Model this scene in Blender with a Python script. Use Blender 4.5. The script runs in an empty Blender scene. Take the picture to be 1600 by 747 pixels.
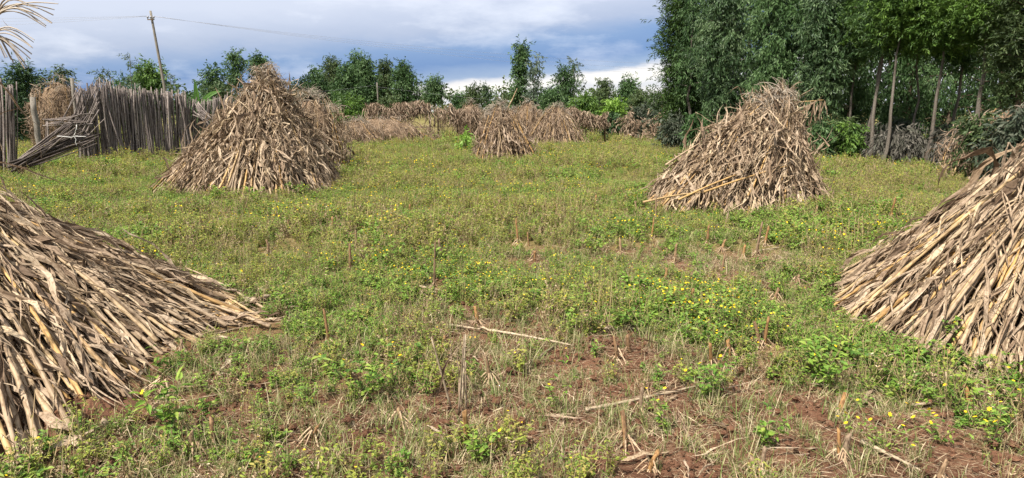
import bpy, math
import numpy as np
from mathutils import Matrix, Vector
R_ = math.radians
scene = bpy.context.scene
C = scene.collection

# ------------------------------------------------------------------ camera
CAM_H, PITCH, FPX = 1.60, R_(10.6), 1063.0
cd = bpy.data.cameras.new('camera')
cam = bpy.data.objects.new('camera', cd); C.objects.link(cam)
cd.sensor_width = 36.0; cd.lens = 36.0 * FPX / 1600.0
cd.clip_start = 0.05; cd.clip_end = 5000
cam.location = (0, 0, CAM_H); cam.rotation_euler = (math.pi / 2 - PITCH, 0, 0)
scene.camera = cam

# ------------------------------------------------------------------ sky
SUN_EL, SUN_AZ = R_(55), R_(222)          # azimuth clockwise from +Y: behind the camera, to its left
SKY_STRENGTH = 0.10
w = bpy.data.worlds.new('World'); scene.world = w; w.use_nodes = True
nt = w.node_tree; nt.nodes.clear()
def N(t, tree=None, **kw):
    n = (tree or nt).nodes.new(t)
    for k, v in kw.items(): setattr(n, k, v)
    return n
def ramp(tree, stops, interp='LINEAR'):
    r = N('ShaderNodeValToRGB', tree); r.color_ramp.interpolation = interp
    els = r.color_ramp.elements
    while len(els) < len(stops): els.new(0.5)
    for e, (p, c) in zip(els, stops):
        e.position = p; e.color = (*c, 1) if len(c) == 3 else c
    return r
def mth(tree, op, a, b=None, c=None, clamp=False):
    m = N('ShaderNodeMath', tree, operation=op); m.use_clamp = clamp
    for i, v in enumerate((a, b, c)):
        if v is None: continue
        if isinstance(v, (int, float)): m.inputs[i].default_value = v
        else: tree.links.new(v, m.inputs[i])
    return m.outputs[0]
L = nt.links.new
sky = N('ShaderNodeTexSky', sky_type='NISHITA'); sky.sun_disc = False
sky.sun_elevation = SUN_EL; sky.sun_rotation = SUN_AZ
tc = N('ShaderNodeTexCoord'); sx = N('ShaderNodeSeparateXYZ'); L(tc.outputs['Generated'], sx.inputs[0])
mp = N('ShaderNodeMapping'); mp.inputs['Scale'].default_value = (3.2, 3.2, 13.0); L(tc.outputs['Generated'], mp.inputs[0])
n1 = N('ShaderNodeTexNoise'); n1.inputs['Scale'].default_value = 1.0; n1.inputs['Detail'].default_value = 7; n1.inputs['Roughness'].default_value = .55
L(mp.outputs[0], n1.inputs['Vector'])
mp2 = N('ShaderNodeMapping'); mp2.inputs['Scale'].default_value = (9, 9, 26.0); mp2.inputs['Location'].default_value = (3.1, 1.7, .3); L(tc.outputs['Generated'], mp2.inputs[0])
n2 = N('ShaderNodeTexNoise'); n2.inputs['Scale'].default_value = 1.0; n2.inputs['Detail'].default_value = 8; n2.inputs['Roughness'].default_value = .6
L(mp2.outputs[0], n2.inputs['Vector'])
# height above the horizon, broken up by the cloud noise: cumulus low down, a dark rain band, pale stratus above
e0 = mth(nt, 'MULTIPLY_ADD', mth(nt, 'SUBTRACT', n1.outputs[0], .5), .030, sx.outputs[2])
e1 = mth(nt, 'MULTIPLY_ADD', mth(nt, 'SUBTRACT', n2.outputs[0], .5), .032, e0)
e2 = mth(nt, 'MULTIPLY_ADD', sx.outputs[0], -.085, e1)
el = mth(nt, 'ADD', mth(nt, 'MULTIPLY', e2, 2.0), .2)
cr = ramp(nt, [(0.12, (.33, .36, .44)), (0.17, (.34, .36, .42)), (0.215, (.47, .45, .43)), (0.245, (.36, .365, .40)), (0.268, (.56, .53, .49)), (0.288, (.42, .41, .425)), (0.302, (.15, .205, .315)), (0.345, (.062, .122, .265)),
               (0.39, (.100, .160, .290)), (0.44, (.22, .25, .335)), (0.52, (.325, .345, .41)), (0.75, (.40, .42, .47)), (1.0, (.44, .46, .50))])
L(el, cr.inputs[0])
# thin paler streaks inside the layers
cl = N('ShaderNodeMix', data_type='RGBA', blend_type='MIX')
st = mth(nt, 'MULTIPLY', mth(nt, 'SUBTRACT', mth(nt, 'ADD', mth(nt, 'MULTIPLY', n1.outputs[0], .65), mth(nt, 'MULTIPLY', n2.outputs[0], .35)), .52, clamp=True), 3.0, clamp=True)
L(st, cl.inputs['Factor']); L(cr.outputs[0], cl.inputs[6]); cl.inputs[7].default_value = (.52, .53, .57, 1)
sc = N('ShaderNodeVectorMath', operation='SCALE'); L(cl.outputs[2], sc.inputs[0]); sc.inputs['Scale'].default_value = 1.0 / SKY_STRENGTH
mx = N('ShaderNodeMix', data_type='RGBA'); mx.inputs['Factor'].default_value = .90
L(sky.outputs[0], mx.inputs[6]); L(sc.outputs[0], mx.inputs[7])
bg = N('ShaderNodeBackground'); bg.inputs['Strength'].default_value = SKY_STRENGTH; L(mx.outputs[2], bg.inputs[0])
wo = N('ShaderNodeOutputWorld'); L(bg.outputs[0], wo.inputs[0])

# ------------------------------------------------------------------ sun, exposure
sl = bpy.data.lights.new('sun', 'SUN'); sl.energy = 5.0; sl.angle = R_(3); sl.color = (1, .95, .87)
so = bpy.data.objects.new('sun', sl); C.objects.link(so)
sd = Vector((math.sin(SUN_AZ) * math.cos(SUN_EL), math.cos(SUN_AZ) * math.cos(SUN_EL), math.sin(SUN_EL)))
so.rotation_euler = sd.to_track_quat('Z', 'Y').to_euler(); so.location = (-8, -12, 25)
vs = scene.view_settings
vs.view_transform = 'Standard'; vs.look = 'None'; vs.gamma = 1; vs.exposure = 1.15; vs.use_curve_mapping = False
scene.cycles.max_bounces = 4; scene.cycles.transparent_max_bounces = 4
scene.cycles.diffuse_bounces = 2; scene.cycles.glossy_bounces = 1; scene.cycles.transmission_bounces = 3; scene.cycles.use_adaptive_sampling = True; scene.cycles.adaptive_threshold = .02; scene.cycles.use_denoising = True

# ------------------------------------------------------------------ maths helpers
def vnoise(x, y, seed=0):
    x = np.asarray(x, float); y = np.asarray(y, float)
    xi = np.floor(x).astype(np.int64); yi = np.floor(y).astype(np.int64)
    fx = x - xi; fy = y - yi; fx = fx * fx * (3 - 2 * fx); fy = fy * fy * (3 - 2 * fy)
    def hsh(a, b):
        n = (a * 374761393 + b * 668265263 + seed * 1442695041) & 0xffffffff
        n = ((n ^ (n >> 13)) * 1274126177) & 0xffffffff
        return ((n ^ (n >> 16)) & 0xffffff) / float(0xffffff)
    return (hsh(xi, yi) * (1 - fx) + hsh(xi + 1, yi) * fx) * (1 - fy) + (hsh(xi, yi + 1) * (1 - fx) + hsh(xi + 1, yi + 1) * fx) * fy
def sstep(a, b, x):
    t = np.clip((np.asarray(x, float) - a) / (b - a), 0, 1); return t * t * (3 - 2 * t)
def gh(x, y):                                       # height of the field
    x = np.asarray(x, float); y = np.asarray(y, float)
    far = 1 - sstep(18, 45, np.hypot(x, y))
    z = (vnoise(x / 2.7, y / 2.7, 1) - .5) * .07 + (vnoise(x / .55, y / .55, 2) - .5) * .05 + (vnoise(x / .17, y / .17, 3) - .5) * .022
    return z * far
def pix(px, py):                                    # ground point seen at a place in the photograph
    X = (px - 800) / FPX; Y = -(py - 373.5) / FPX
    d = Vector((X, math.cos(PITCH) + Y * math.sin(PITCH), -math.sin(PITCH) + Y * math.cos(PITCH)))
    t = -CAM_H / d.z
    return Vector((d.x * t, d.y * t, 0))
def at(px, py, dep):                                # point at ground distance dep
    X = (px - 800) / FPX; Y = -(py - 373.5) / FPX
    d = Vector((X, math.cos(PITCH) + Y * math.sin(PITCH), -math.sin(PITCH) + Y * math.cos(PITCH)))
    t = dep / d.y
    return Vector((d.x * t, dep, CAM_H + d.z * t))
def nrm(v): return v / np.maximum(np.linalg.norm(v, axis=-1, keepdims=True), 1e-9)

class Acc:                                          # collects pieces of one mesh
    def __init__(s): s.v, s.q, s.t, s.d, s.mq, s.mt, s.n = [], [], [], [], [], [], 0
    def add(s, V, Q=None, D=None, T=None, mat=0):
        V = np.asarray(V, float).reshape(-1, 3)
        if D is None: D = np.zeros((len(V), 3))
        s.v.append(V); s.d.append(np.asarray(D, float))
        if Q is not None and len(Q): s.q.append(np.asarray(Q) + s.n); s.mq.append(np.full(len(Q), mat))
        if T is not None and len(T): s.t.append(np.asarray(T) + s.n); s.mt.append(np.full(len(T), mat))
        s.n += len(V)
    def mesh(s, name, mats, smooth=True):
        me = bpy.data.meshes.new(name)
        V = np.concatenate(s.v); D = np.concatenate(s.d)
        Q = np.concatenate(s.q) if s.q else np.zeros((0, 4), int); T = np.concatenate(s.t) if s.t else np.zeros((0, 3), int)
        me.vertices.add(len(V)); me.vertices.foreach_set('co', V.astype(np.float32).ravel())
        me.loops.add(Q.size + T.size); me.loops.foreach_set('vertex_index', np.concatenate([Q.ravel(), T.ravel()]).astype(np.int32))
        me.polygons.add(len(Q) + len(T))
        ls = np.concatenate([np.arange(len(Q)) * 4, Q.size + np.arange(len(T)) * 3]).astype(np.int32)
        me.polygons.foreach_set('loop_start', ls)
        if not isinstance(mats, (list, tuple)): mats = [mats]
        for m in mats: me.materials.append(m)
        me.polygons.foreach_set('material_index', np.concatenate([np.zeros(0)] + s.mq + s.mt).astype(np.int32))
        me.polygons.foreach_set('use_smooth', np.full(len(Q) + len(T), smooth))
        a = me.attributes.new('ld', 'FLOAT_VECTOR', 'POINT'); a.data.foreach_set('vector', D.astype(np.float32).ravel())
        me.update(calc_edges=True); me.validate()
        return me
def link(name, me, parent=None, loc=None, kind=None):
    o = bpy.data.objects.new(name, me); C.objects.link(o)
    if parent is not None: o.parent = parent
    if loc is not None: o.location = loc
    if kind: o['kind'] = kind
    return o
def tag(o, label, cat, group=None):
    o['label'] = label; o['category'] = cat
    if group: o['group'] = group
    return o
def thing(name, label, cat, loc, group=None):
    o = bpy.data.objects.new(name, None); o.empty_display_size = .1; C.objects.link(o); o.location = loc
    return tag(o, label, cat, group)

def tube(P, rad, sides=6, var=0., cap=True):
    P = np.asarray(P, float); n = len(P); rad = np.broadcast_to(np.asarray(rad, float), (n,))
    T = nrm(np.gradient(P, axis=0)); ref = np.array([0, 0, 1.]) if abs(T[0][2]) < .9 else np.array([1., 0, 0])
    U = nrm(np.cross(T, ref)); W = np.cross(T, U)
    a = np.arange(sides) / sides * 2 * math.pi
    V = P[:, None] + rad[:, None, None] * (np.cos(a)[None, :, None] * U[:, None] + np.sin(a)[None, :, None] * W[:, None])
    i = np.arange(n - 1)[:, None] * sides; j = np.arange(sides)[None]; k = (j + 1) % sides
    Q = np.stack([i + j, i + k, i + sides + k, i + sides + j], -1).reshape(-1, 4)
    D = np.zeros((n, sides, 3)); ln = np.concatenate([[0], np.cumsum(np.linalg.norm(np.diff(P, axis=0), axis=1))])
    D[..., 0] = ln[:, None]; D[..., 1] = (a / 6.283)[None]; D[..., 2] = var
    V = V.reshape(-1, 3); D = D.reshape(-1, 3); T3 = None
    if cap:
        V = np.concatenate([V, P[:1], P[-1:]]); D = np.concatenate([D, D[:1], D[-1:]])
        j = np.arange(sides); k = (j + 1) % sides; c0 = n * sides; e = (n - 1) * sides
        T3 = np.concatenate([np.stack([k, j, np.full(sides, c0)], -1), np.stack([e + j, e + k, np.full(sides, c0 + 1)], -1)])
    return V, Q, D, T3
def add_tube(acc, P, rad, sides=6, var=0., mat=0, cap=True):
    V, Q, D, T = tube(P, rad, sides, var, cap); acc.add(V, Q, D, T, mat)

# ------------------------------------------------------------------ materials
def base_mat(name, rough=.75, trans=0., spec=.25):
    m = bpy.data.materials.new(name); m.use_nodes = True; t = m.node_tree; t.nodes.clear()
    p = N('ShaderNodeBsdfPrincipled', t); p.inputs['Roughness'].default_value = rough; p.inputs['Specular IOR Level'].default_value = spec
    o = N('ShaderNodeOutputMaterial', t)
    tr = None
    if trans > 0:
        tr = N('ShaderNodeBsdfTranslucent', t); ms = N('ShaderNodeMixShader', t); ms.inputs[0].default_value = trans
        t.links.new(p.outputs[0], ms.inputs[1]); t.links.new(tr.outputs[0], ms.inputs[2]); t.links.new(ms.outputs[0], o.inputs[0])
    else: t.links.new(p.outputs[0], o.inputs[0])
    return m, t, p, tr
def piece_var(t):                                   # one random number for each piece: its own attribute plus the object's
    a = N('ShaderNodeAttribute', t, attribute_name='ld'); s = N('ShaderNodeSeparateXYZ', t); t.links.new(a.outputs['Vector'], s.inputs[0])
    oi = N('ShaderNodeObjectInfo', t)
    return mth(t, 'FRACT', mth(t, 'ADD', s.outputs[2], oi.outputs['Random'])), s
def leaf_mat(name, stops, trans=.3, rough=.6, spec=.3, streak=None, tint=None):
    m, t, p, tr = base_mat(name, rough, trans, spec)
    v, s = piece_var(t); r = ramp(t, stops); t.links.new(v, r.inputs[0]); col = r.outputs[0]
    if streak:                                      # veins and stains along the blade
        cb = N('ShaderNodeCombineXYZ', t)
        t.links.new(mth(t, 'MULTIPLY', s.outputs[0], streak[0]), cb.inputs[0]); t.links.new(mth(t, 'MULTIPLY', s.outputs[1], streak[1]), cb.inputs[1]); t.links.new(mth(t, 'MULTIPLY', v, 37.), cb.inputs[2])
        nz = N('ShaderNodeTexNoise', t); nz.inputs['Scale'].default_value = 1; nz.inputs['Detail'].default_value = 4; t.links.new(cb.outputs[0], nz.inputs['Vector'])
        r2 = ramp(t, [(.28, streak[2]), (.5, (.86, .84, .80)), (.72, (1.12, 1.1, 1.06))]); t.links.new(nz.outputs[0], r2.inputs[0])
        mm = N('ShaderNodeMix', t, data_type='RGBA', blend_type='MULTIPLY'); mm.inputs['Factor'].default_value = 1
        t.links.new(col, mm.inputs[6]); t.links.new(r2.outputs[0], mm.inputs[7]); col = mm.outputs[2]
        tc_ = N('ShaderNodeTexCoord', t); n3 = N('ShaderNodeTexNoise', t); n3.inputs['Scale'].default_value = 42; n3.inputs['Detail'].default_value = 3; t.links.new(tc_.outputs['Object'], n3.inputs['Vector'])
        r3 = ramp(t, [(.36, (.62, .58, .54)), (.5, (1, 1, 1)), (.7, (1.08, 1.08, 1.08))]); t.links.new(n3.outputs[0], r3.inputs[0])
        m3_ = N('ShaderNodeMix', t, data_type='RGBA', blend_type='MULTIPLY'); m3_.inputs['Factor'].default_value = 1; t.links.new(col, m3_.inputs[6]); t.links.new(r3.outputs[0], m3_.inputs[7]); col = m3_.outputs[2]
        b = N('ShaderNodeBump', t); b.inputs['Strength'].default_value = .5; b.inputs['Distance'].default_value = .004
        t.links.new(nz.outputs[0], b.inputs['Height']); t.links.new(b.outputs[0], p.inputs['Normal'])
    t.links.new(col, p.inputs['Base Color'])
    if tr: t.links.new(col, tr.inputs[0])
    return m
DRYSTOPS = [(0, (.13, .088, .058)), (.18, (.24, .170, .115)), (.45, (.355, .268, .190)), (.75, (.455, .360, .265)), (.93, (.53, .42, .285)), (1, (.28, .20, .13))]
M_DRY = leaf_mat('dry_maize_leaf', DRYSTOPS, .14, .7, .2, (4.5, 12., (.42, .38, .34)))
M_DRYFAR = leaf_mat('dry_maize_leaf_rusty', [(0, (.11, .075, .05)), (.3, (.215, .15, .105)), (.6, (.315, .235, .17)), (.9, (.41, .325, .245)), (1, (.21, .15, .10))], .14, .7, .2, (2.2, 9., (.6, .55, .5)))
M_CANE = leaf_mat('maize_cane', [(0, (.27, .20, .135)), (.45, (.37, .275, .175)), (.72, (.42, .295, .15)), (.88, (.42, .25, .085)), (1, (.33, .24, .155))], 0, .6, .25, (7., 3., (.32, .28, .25)))
M_DRYCANE = leaf_mat('bleached_cane', [(0, (.22, .17, .12)), (.5, (.34, .27, .19)), (1, (.44, .36, .26))], 0, .7, .2, (9., 4., (.45, .4, .36)))
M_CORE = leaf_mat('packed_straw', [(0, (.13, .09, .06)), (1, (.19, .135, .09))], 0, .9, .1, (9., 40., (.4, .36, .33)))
M_STUB = leaf_mat('cut_stub', [(0, (.20, .125, .07)), (.35, (.30, .165, .065)), (.6, (.25, .165, .095)), (1, (.20, .145, .10))], 0, .7, .2, (30., 9., (.30, .26, .23)))
M_ROOT = leaf_mat('prop_root', [(0, (.30, .20, .12)), (1, (.42, .31, .20))], 0, .8, .2)
M_STICK = leaf_mat('weathered_stick', [(0, (.10, .085, .078)), (.3, (.165, .14, .132)), (.6, (.235, .20, .188)), (.88, (.31, .27, .25)), (1, (.14, .12, .11))], 0, .85, .15, (3., 5., (.55, .52, .5)))
M_STICKD = leaf_mat('dark_weathered_stick', [(0, (.055, .045, .04)), (.5, (.10, .082, .074)), (.9, (.19, .16, .145)), (1, (.08, .065, .06))], 0, .85, .15, (3., 5., (.55, .52, .5)))
M_POST = leaf_mat('grey_post', [(0, (.17, .155, .135)), (1, (.24, .22, .19))], 0, .85, .15, (4., 6., (.6, .58, .55)))
M_STRING = leaf_mat('pale_string', [(0, (.62, .60, .56)), (1, (.7, .68, .64))], 0, .8)
M_METAL = leaf_mat('dull_metal', [(0, (.25, .25, .27)), (1, (.30, .30, .32))], 0, .5)
M_BARK_PALE = leaf_mat('pale_bark', [(0, (.09, .078, .066)), (.6, (.155, .137, .118)), (1, (.08, .067, .055))], 0, .85, .15, (2., 7., (.55, .5, .45)))
M_BARK = leaf_mat('brown_bark', [(0, (.12, .09, .065)), (1, (.19, .145, .11))], 0, .9, .1, (2., 7., (.5, .48, .45)))
G = lambda k, s: [(p, tuple(c * s for c in col)) for p, col in k]
EUC = [(0, (.018, .042, .012)), (.35, (.040, .084, .024)), (.7, (.074, .134, .042)), (.93, (.13, .20, .085)), (1, (.03, .065, .02))]
WAT = [(0, (.028, .064, .010)), (.4, (.070, .138, .022)), (.75, (.135, .225, .040)), (1, (.045, .095, .016))]
CON = [(0, (.013, .032, .009)), (.5, (.029, .065, .018)), (1, (.054, .098, .030))]
M_EUC = leaf_mat('eucalyptus_leaf', EUC, .25, .55, .22)
M_EUC2 = leaf_mat('grey_gum_leaf', G([(0, (.05, .075, .045)), (.5, (.085, .12, .075)), (1, (.12, .155, .10))], 1), .25, .5, .4)
M_EUC3 = leaf_mat('blue_gum_leaf', [(0, (.020, .044, .015)), (.35, (.044, .084, .029)), (.7, (.082, .135, .051)), (.93, (.14, .20, .09)), (1, (.03, .06, .022))], .25, .5, .3)
M_WAT = leaf_mat('wattle_leaf', WAT, .32, .55, .3)
M_WATD = leaf_mat('dark_feathery_leaf', [(0, (.016, .034, .007)), (.5, (.036, .070, .014)), (1, (.062, .108, .024))], .25, .6, .2)
M_CON = leaf_mat('conifer_leaf', CON, .15, .6, .3)
M_OLIVE = leaf_mat('olive_leaf', [(0, (.030, .052, .016)), (.5, (.058, .090, .028)), (1, (.095, .125, .045))], .28, .55, .3)
M_DARKSHRUB = leaf_mat('dull_shrub_leaf', [(0, (.022, .034, .018)), (.5, (.048, .066, .036)), (.85, (.085, .092, .062)), (1, (.04, .05, .03))], .2, .6, .3)
M_GREYDEAD = leaf_mat('grey_withered_leaf', [(0, (.035, .034, .026)), (.4, (.075, .070, .055)), (.8, (.15, .135, .112)), (1, (.05, .055, .036))], .12, .75, .2)
M_BANANA = leaf_mat('banana_leaf', [(0, (.07, .17, .03)), (.5, (.10, .22, .04)), (1, (.12, .24, .06))], .35, .45, .4, (1.5, 14., (.75, .8, .7)))
M_LIME = leaf_mat('lime_leaf', [(0, (.10, .19, .02)), (.5, (.16, .28, .035)), (1, (.22, .33, .06))], .35, .55, .3)
WEEDST = [(0, (.060, .130, .018)), (.3, (.120, .225, .030)), (.6, (.195, .310, .044)), (.85, (.300, .370, .066)), (1, (.09, .17, .026))]
M_WEED = leaf_mat('weed_leaf', WEEDST, .42, .55, .3)
M_WEED2 = leaf_mat('weed_leaf_yellowing', [(0, (.14, .20, .030)), (.35, (.235, .29, .046)), (.65, (.34, .36, .065)), (.88, (.36, .28, .09)), (1, (.19, .24, .042))], .42, .6, .25)
M_GRASS = leaf_mat('grass_blade', [(0, (.10, .15, .034)), (.35, (.17, .215, .058)), (.55, (.27, .26, .10)), (.75, (.42, .35, .20)), (.92, (.48, .40, .25)), (1, (.13, .16, .05))], .38, .6, .25)
M_STEM = leaf_mat('weed_stem', [(0, (.11, .08, .045)), (.3, (.22, .15, .08)), (.6, (.17, .18, .055)), (.85, (.30, .22, .12)), (1, (.17, .12, .06))], .0, .8, .2)
M_FLOWER = leaf_mat('yellow_petal', [(0, (.80, .52, .01)), (.5, (.86, .63, .02)), (1, (.78, .45, .008))], .3, .6, .2)
M_STRAW = leaf_mat('straw', [(0, (.20, .135, .08)), (.35, (.33, .24, .15)), (.7, (.45, .35, .235)), (1, (.56, .46, .33))], .08, .8, .15, (4., 5., (.6, .55, .5)))
M_TASSEL = leaf_mat('dry_tassel', [(0, (.19, .155, .12)), (1, (.33, .28, .22))], 0, .85, .1)
def soil_mat():
    m, t, p, tr = base_mat('red_soil', .95, 0, .1)
    g = N('ShaderNodeNewGeometry', t)
    def nz(s, d, r=.6):
        n = N('ShaderNodeTexNoise', t); n.inputs['Scale'].default_value = s; n.inputs['Detail'].default_value = d; n.inputs['Roughness'].default_value = r
        t.links.new(g.outputs['Position'], n.inputs['Vector']); return n.outputs[0]
    a, b, c = nz(1.4, 6), nz(26, 6, .7), nz(90, 4, .7)
    r1 = ramp(t, [(.3, (.080, .039, .023)), (.5, (.122, .060, .035)), (.7, (.175, .092, .054))]); t.links.new(a, r1.inputs[0])
    r2 = ramp(t, [(.3, (.55, .52, .5)), (.55, (1, 1, 1)), (.75, (1.35, 1.3, 1.2))]); t.links.new(b, r2.inputs[0])
    mm = N('ShaderNodeMix', t, data_type='RGBA', blend_type='MULTIPLY'); mm.inputs['Factor'].default_value = 1
    t.links.new(r1.outputs[0], mm.inputs[6]); t.links.new(r2.outputs[0], mm.inputs[7])
    at_ = N('ShaderNodeAttribute', t, attribute_name='ld'); s = N('ShaderNodeSeparateXYZ', t); t.links.new(at_.outputs['Vector'], s.inputs[0])
    gr = ramp(t, [(.3, (.10, .095, .030)), (.55, (.17, .155, .048)), (.75, (.21, .165, .07))]); t.links.new(b, gr.inputs[0])
    m2 = N('ShaderNodeMix', t, data_type='RGBA'); t.links.new(s.outputs[0], m2.inputs['Factor']); t.links.new(mm.outputs[2], m2.inputs[6]); t.links.new(gr.outputs[0], m2.inputs[7])
    t.links.new(m2.outputs[2], p.inputs['Base Color'])
    hb = mth(t, 'ADD', mth(t, 'MULTIPLY', b, .6), mth(t, 'MULTIPLY', c, .35))
    bu = N('ShaderNodeBump', t); bu.inputs['Strength'].default_value = .9; bu.inputs['Distance'].default_value = .03
    t.links.new(hb, bu.inputs['Height']); t.links.new(bu.outputs[0], p.inputs['Normal'])
    return m
M_SOIL = soil_mat()

# ------------------------------------------------------------------ how thick the weeds grow
BARE = [(840, 430, .9, .6), (1120, 440, .8, .5), (1220, 410, .9, .7), (670, 530, .5, .6), (1200, 620, .6, .6), (900, 690, .8, .8), (1120, 690, .8, .8), (1280, 730, .6, .7),
        (860, 560, .7, .5), (620, 690, .6, .6), (380, 560, .6, .5), (1500, 690, .6, .4), (1580, 700, .35, .8), (150, 650, .4, 1.), (560, 640, .5, .4), (1000, 390, .9, .35), (720, 480, .6, .4), (760, 620, .5, .5), (440, 640, .5, .4)]
LUSH = [(560, 590, .55, .7), (590, 430, 1.3, .5), (300, 380, 1.6, .5), (1150, 490, .5, .7), (1290, 570, .55, .7), (990, 440, .5, .8), (820, 610, .5, .3), (1400, 600, .6, .5), (520, 480, .9, .5), (700, 590, .35, .4), (930, 470, .7, .5), (1240, 540, .4, .4)]
def weed_density(x, y):
    x = np.asarray(x, float); y = np.asarray(y, float); d = np.hypot(x, y)
    v = .54 + .28 * sstep(4, 9, d) + (vnoise(x / .9, y / .9, 11) - .5) * .55 * (1 - .55 * sstep(8, 18, d)) + (vnoise(x / .3, y / .3, 12) - .5) * .5
    for lst, s in ((BARE, -1), (LUSH, 1)):
        for px, py, r, k in lst:
            p = pix(px, py); v = v + s * k * (.52 if s < 0 else .62) * np.exp(-((x - p.x) ** 2 + (y - p.y) ** 2) / (r * r))
    return np.clip(v, 0, 1)

# ------------------------------------------------------------------ ground
def axis(lim, s0, k):
    o = [0.]
    while o[-1] < lim: o.append(o[-1] + s0 + k * o[-1] + (.03 * max(0, o[-1] - 25)))
    return np.array(o)
ax_ = axis(1800, .07, .022); xs = np.concatenate([-ax_[:0:-1], ax_])
ys = np.concatenate([np.arange(-60, -3, 6.), np.arange(-3, 2, .25), 2 + axis(2200, .055, .02)])
gx, gy = np.meshgrid(xs, ys); gz = gh(gx, gy)
nx, ny = len(xs), len(ys)
ii = (np.arange(ny - 1)[:, None] * nx + np.arange(nx - 1)[None]).ravel()
acc = Acc()
D = np.zeros((nx * ny, 3)); dn = weed_density(gx.ravel(), gy.ravel()); D[:, 0] = sstep(.25, .75, dn) * .8 * (.25 + .75 * sstep(4, 12, np.hypot(gx, gy).ravel()))
acc.add(np.stack([gx, gy, gz], -1), np.stack([ii, ii + 1, ii + nx + 1, ii + nx], -1), D)
link('ground', acc.mesh('ground', M_SOIL), kind='structure')

# ------------------------------------------------------------------ trees
def leaf_quads(rng, cen, var, n_per, spread, Ls, Ws, droop=.4, flat=.0):
    k = 9; ns = max(1, n_per // k); spread = np.asarray(spread)       # sprigs of k leaves gathered in each clump
    off = rng.normal(size=(len(cen) * ns, 3)) * spread
    sc_ = np.repeat(cen, ns, 0) + off; sv = np.clip(np.repeat(var, ns) + rng.normal(size=len(sc_)) * .14, 0, .99)
    ax = nrm(off) + rng.normal(size=off.shape) * .45; ax[:, 2] = ax[:, 2] * (1 - flat) - droop * .8; ax = nrm(ax)
    n = len(sc_) * k; P = np.repeat(sc_, k, 0); axr = np.repeat(ax, k, 0); v = np.repeat(sv, k)
    f = np.tile(np.linspace(-.9, .9, k), len(sc_))[:, None] * Ls * 1.1
    P = P + axr * f + rng.normal(size=(n, 3)) * Ls * .16
    d = nrm(rng.normal(size=(n, 3))) * .75 + axr * .75; d[:, 2] *= (1 - flat * .7); d[:, 2] -= droop * .5; d = nrm(d)
    r = rng.normal(size=(n, 3)); r[:, 2] += flat * 4
    s = nrm(np.cross(d, r)); u = np.cross(s, d)
    l = (Ls * rng.uniform(.65, 1.3, n))[:, None]; w_ = (Ws * rng.uniform(.7, 1.3, n))[:, None]
    V = np.stack([P, P + d * l * .45 + s * w_ * .5 + u * w_ * .15, P + d * l - np.array([0, 0, 1.]) * l * .12, P + d * l * .45 - s * w_ * .5 + u * w_ * .15], 1)
    Q = np.arange(n * 4).reshape(n, 4)
    D = np.zeros((n, 4, 3)); D[..., 0] = [0, .5, 1, .5]; D[..., 2] = np.clip(v + rng.normal(size=n) * .09, 0, .99)[:, None]
    return V.reshape(-1, 3), Q, D.reshape(-1, 3)
ENV = {
    'ovoid': lambda u: np.sin(np.clip(u, 0, 1) ** .8 * math.pi) ** .75,
    'cone': lambda u: (1 - u) ** .8 * np.minimum(1, .3 + u * 6),
    'column': lambda u: np.minimum(1, u * 4 + .35) * (1 - u ** 4) ** .7,
    'round': lambda u: np.sqrt(np.maximum(0, 1 - (2 * u - 1) ** 2)),
    'dome': lambda u: np.minimum(1, .55 + u * 2) * np.sqrt(np.maximum(0, 1 - u ** 2.4)),
}
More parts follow.
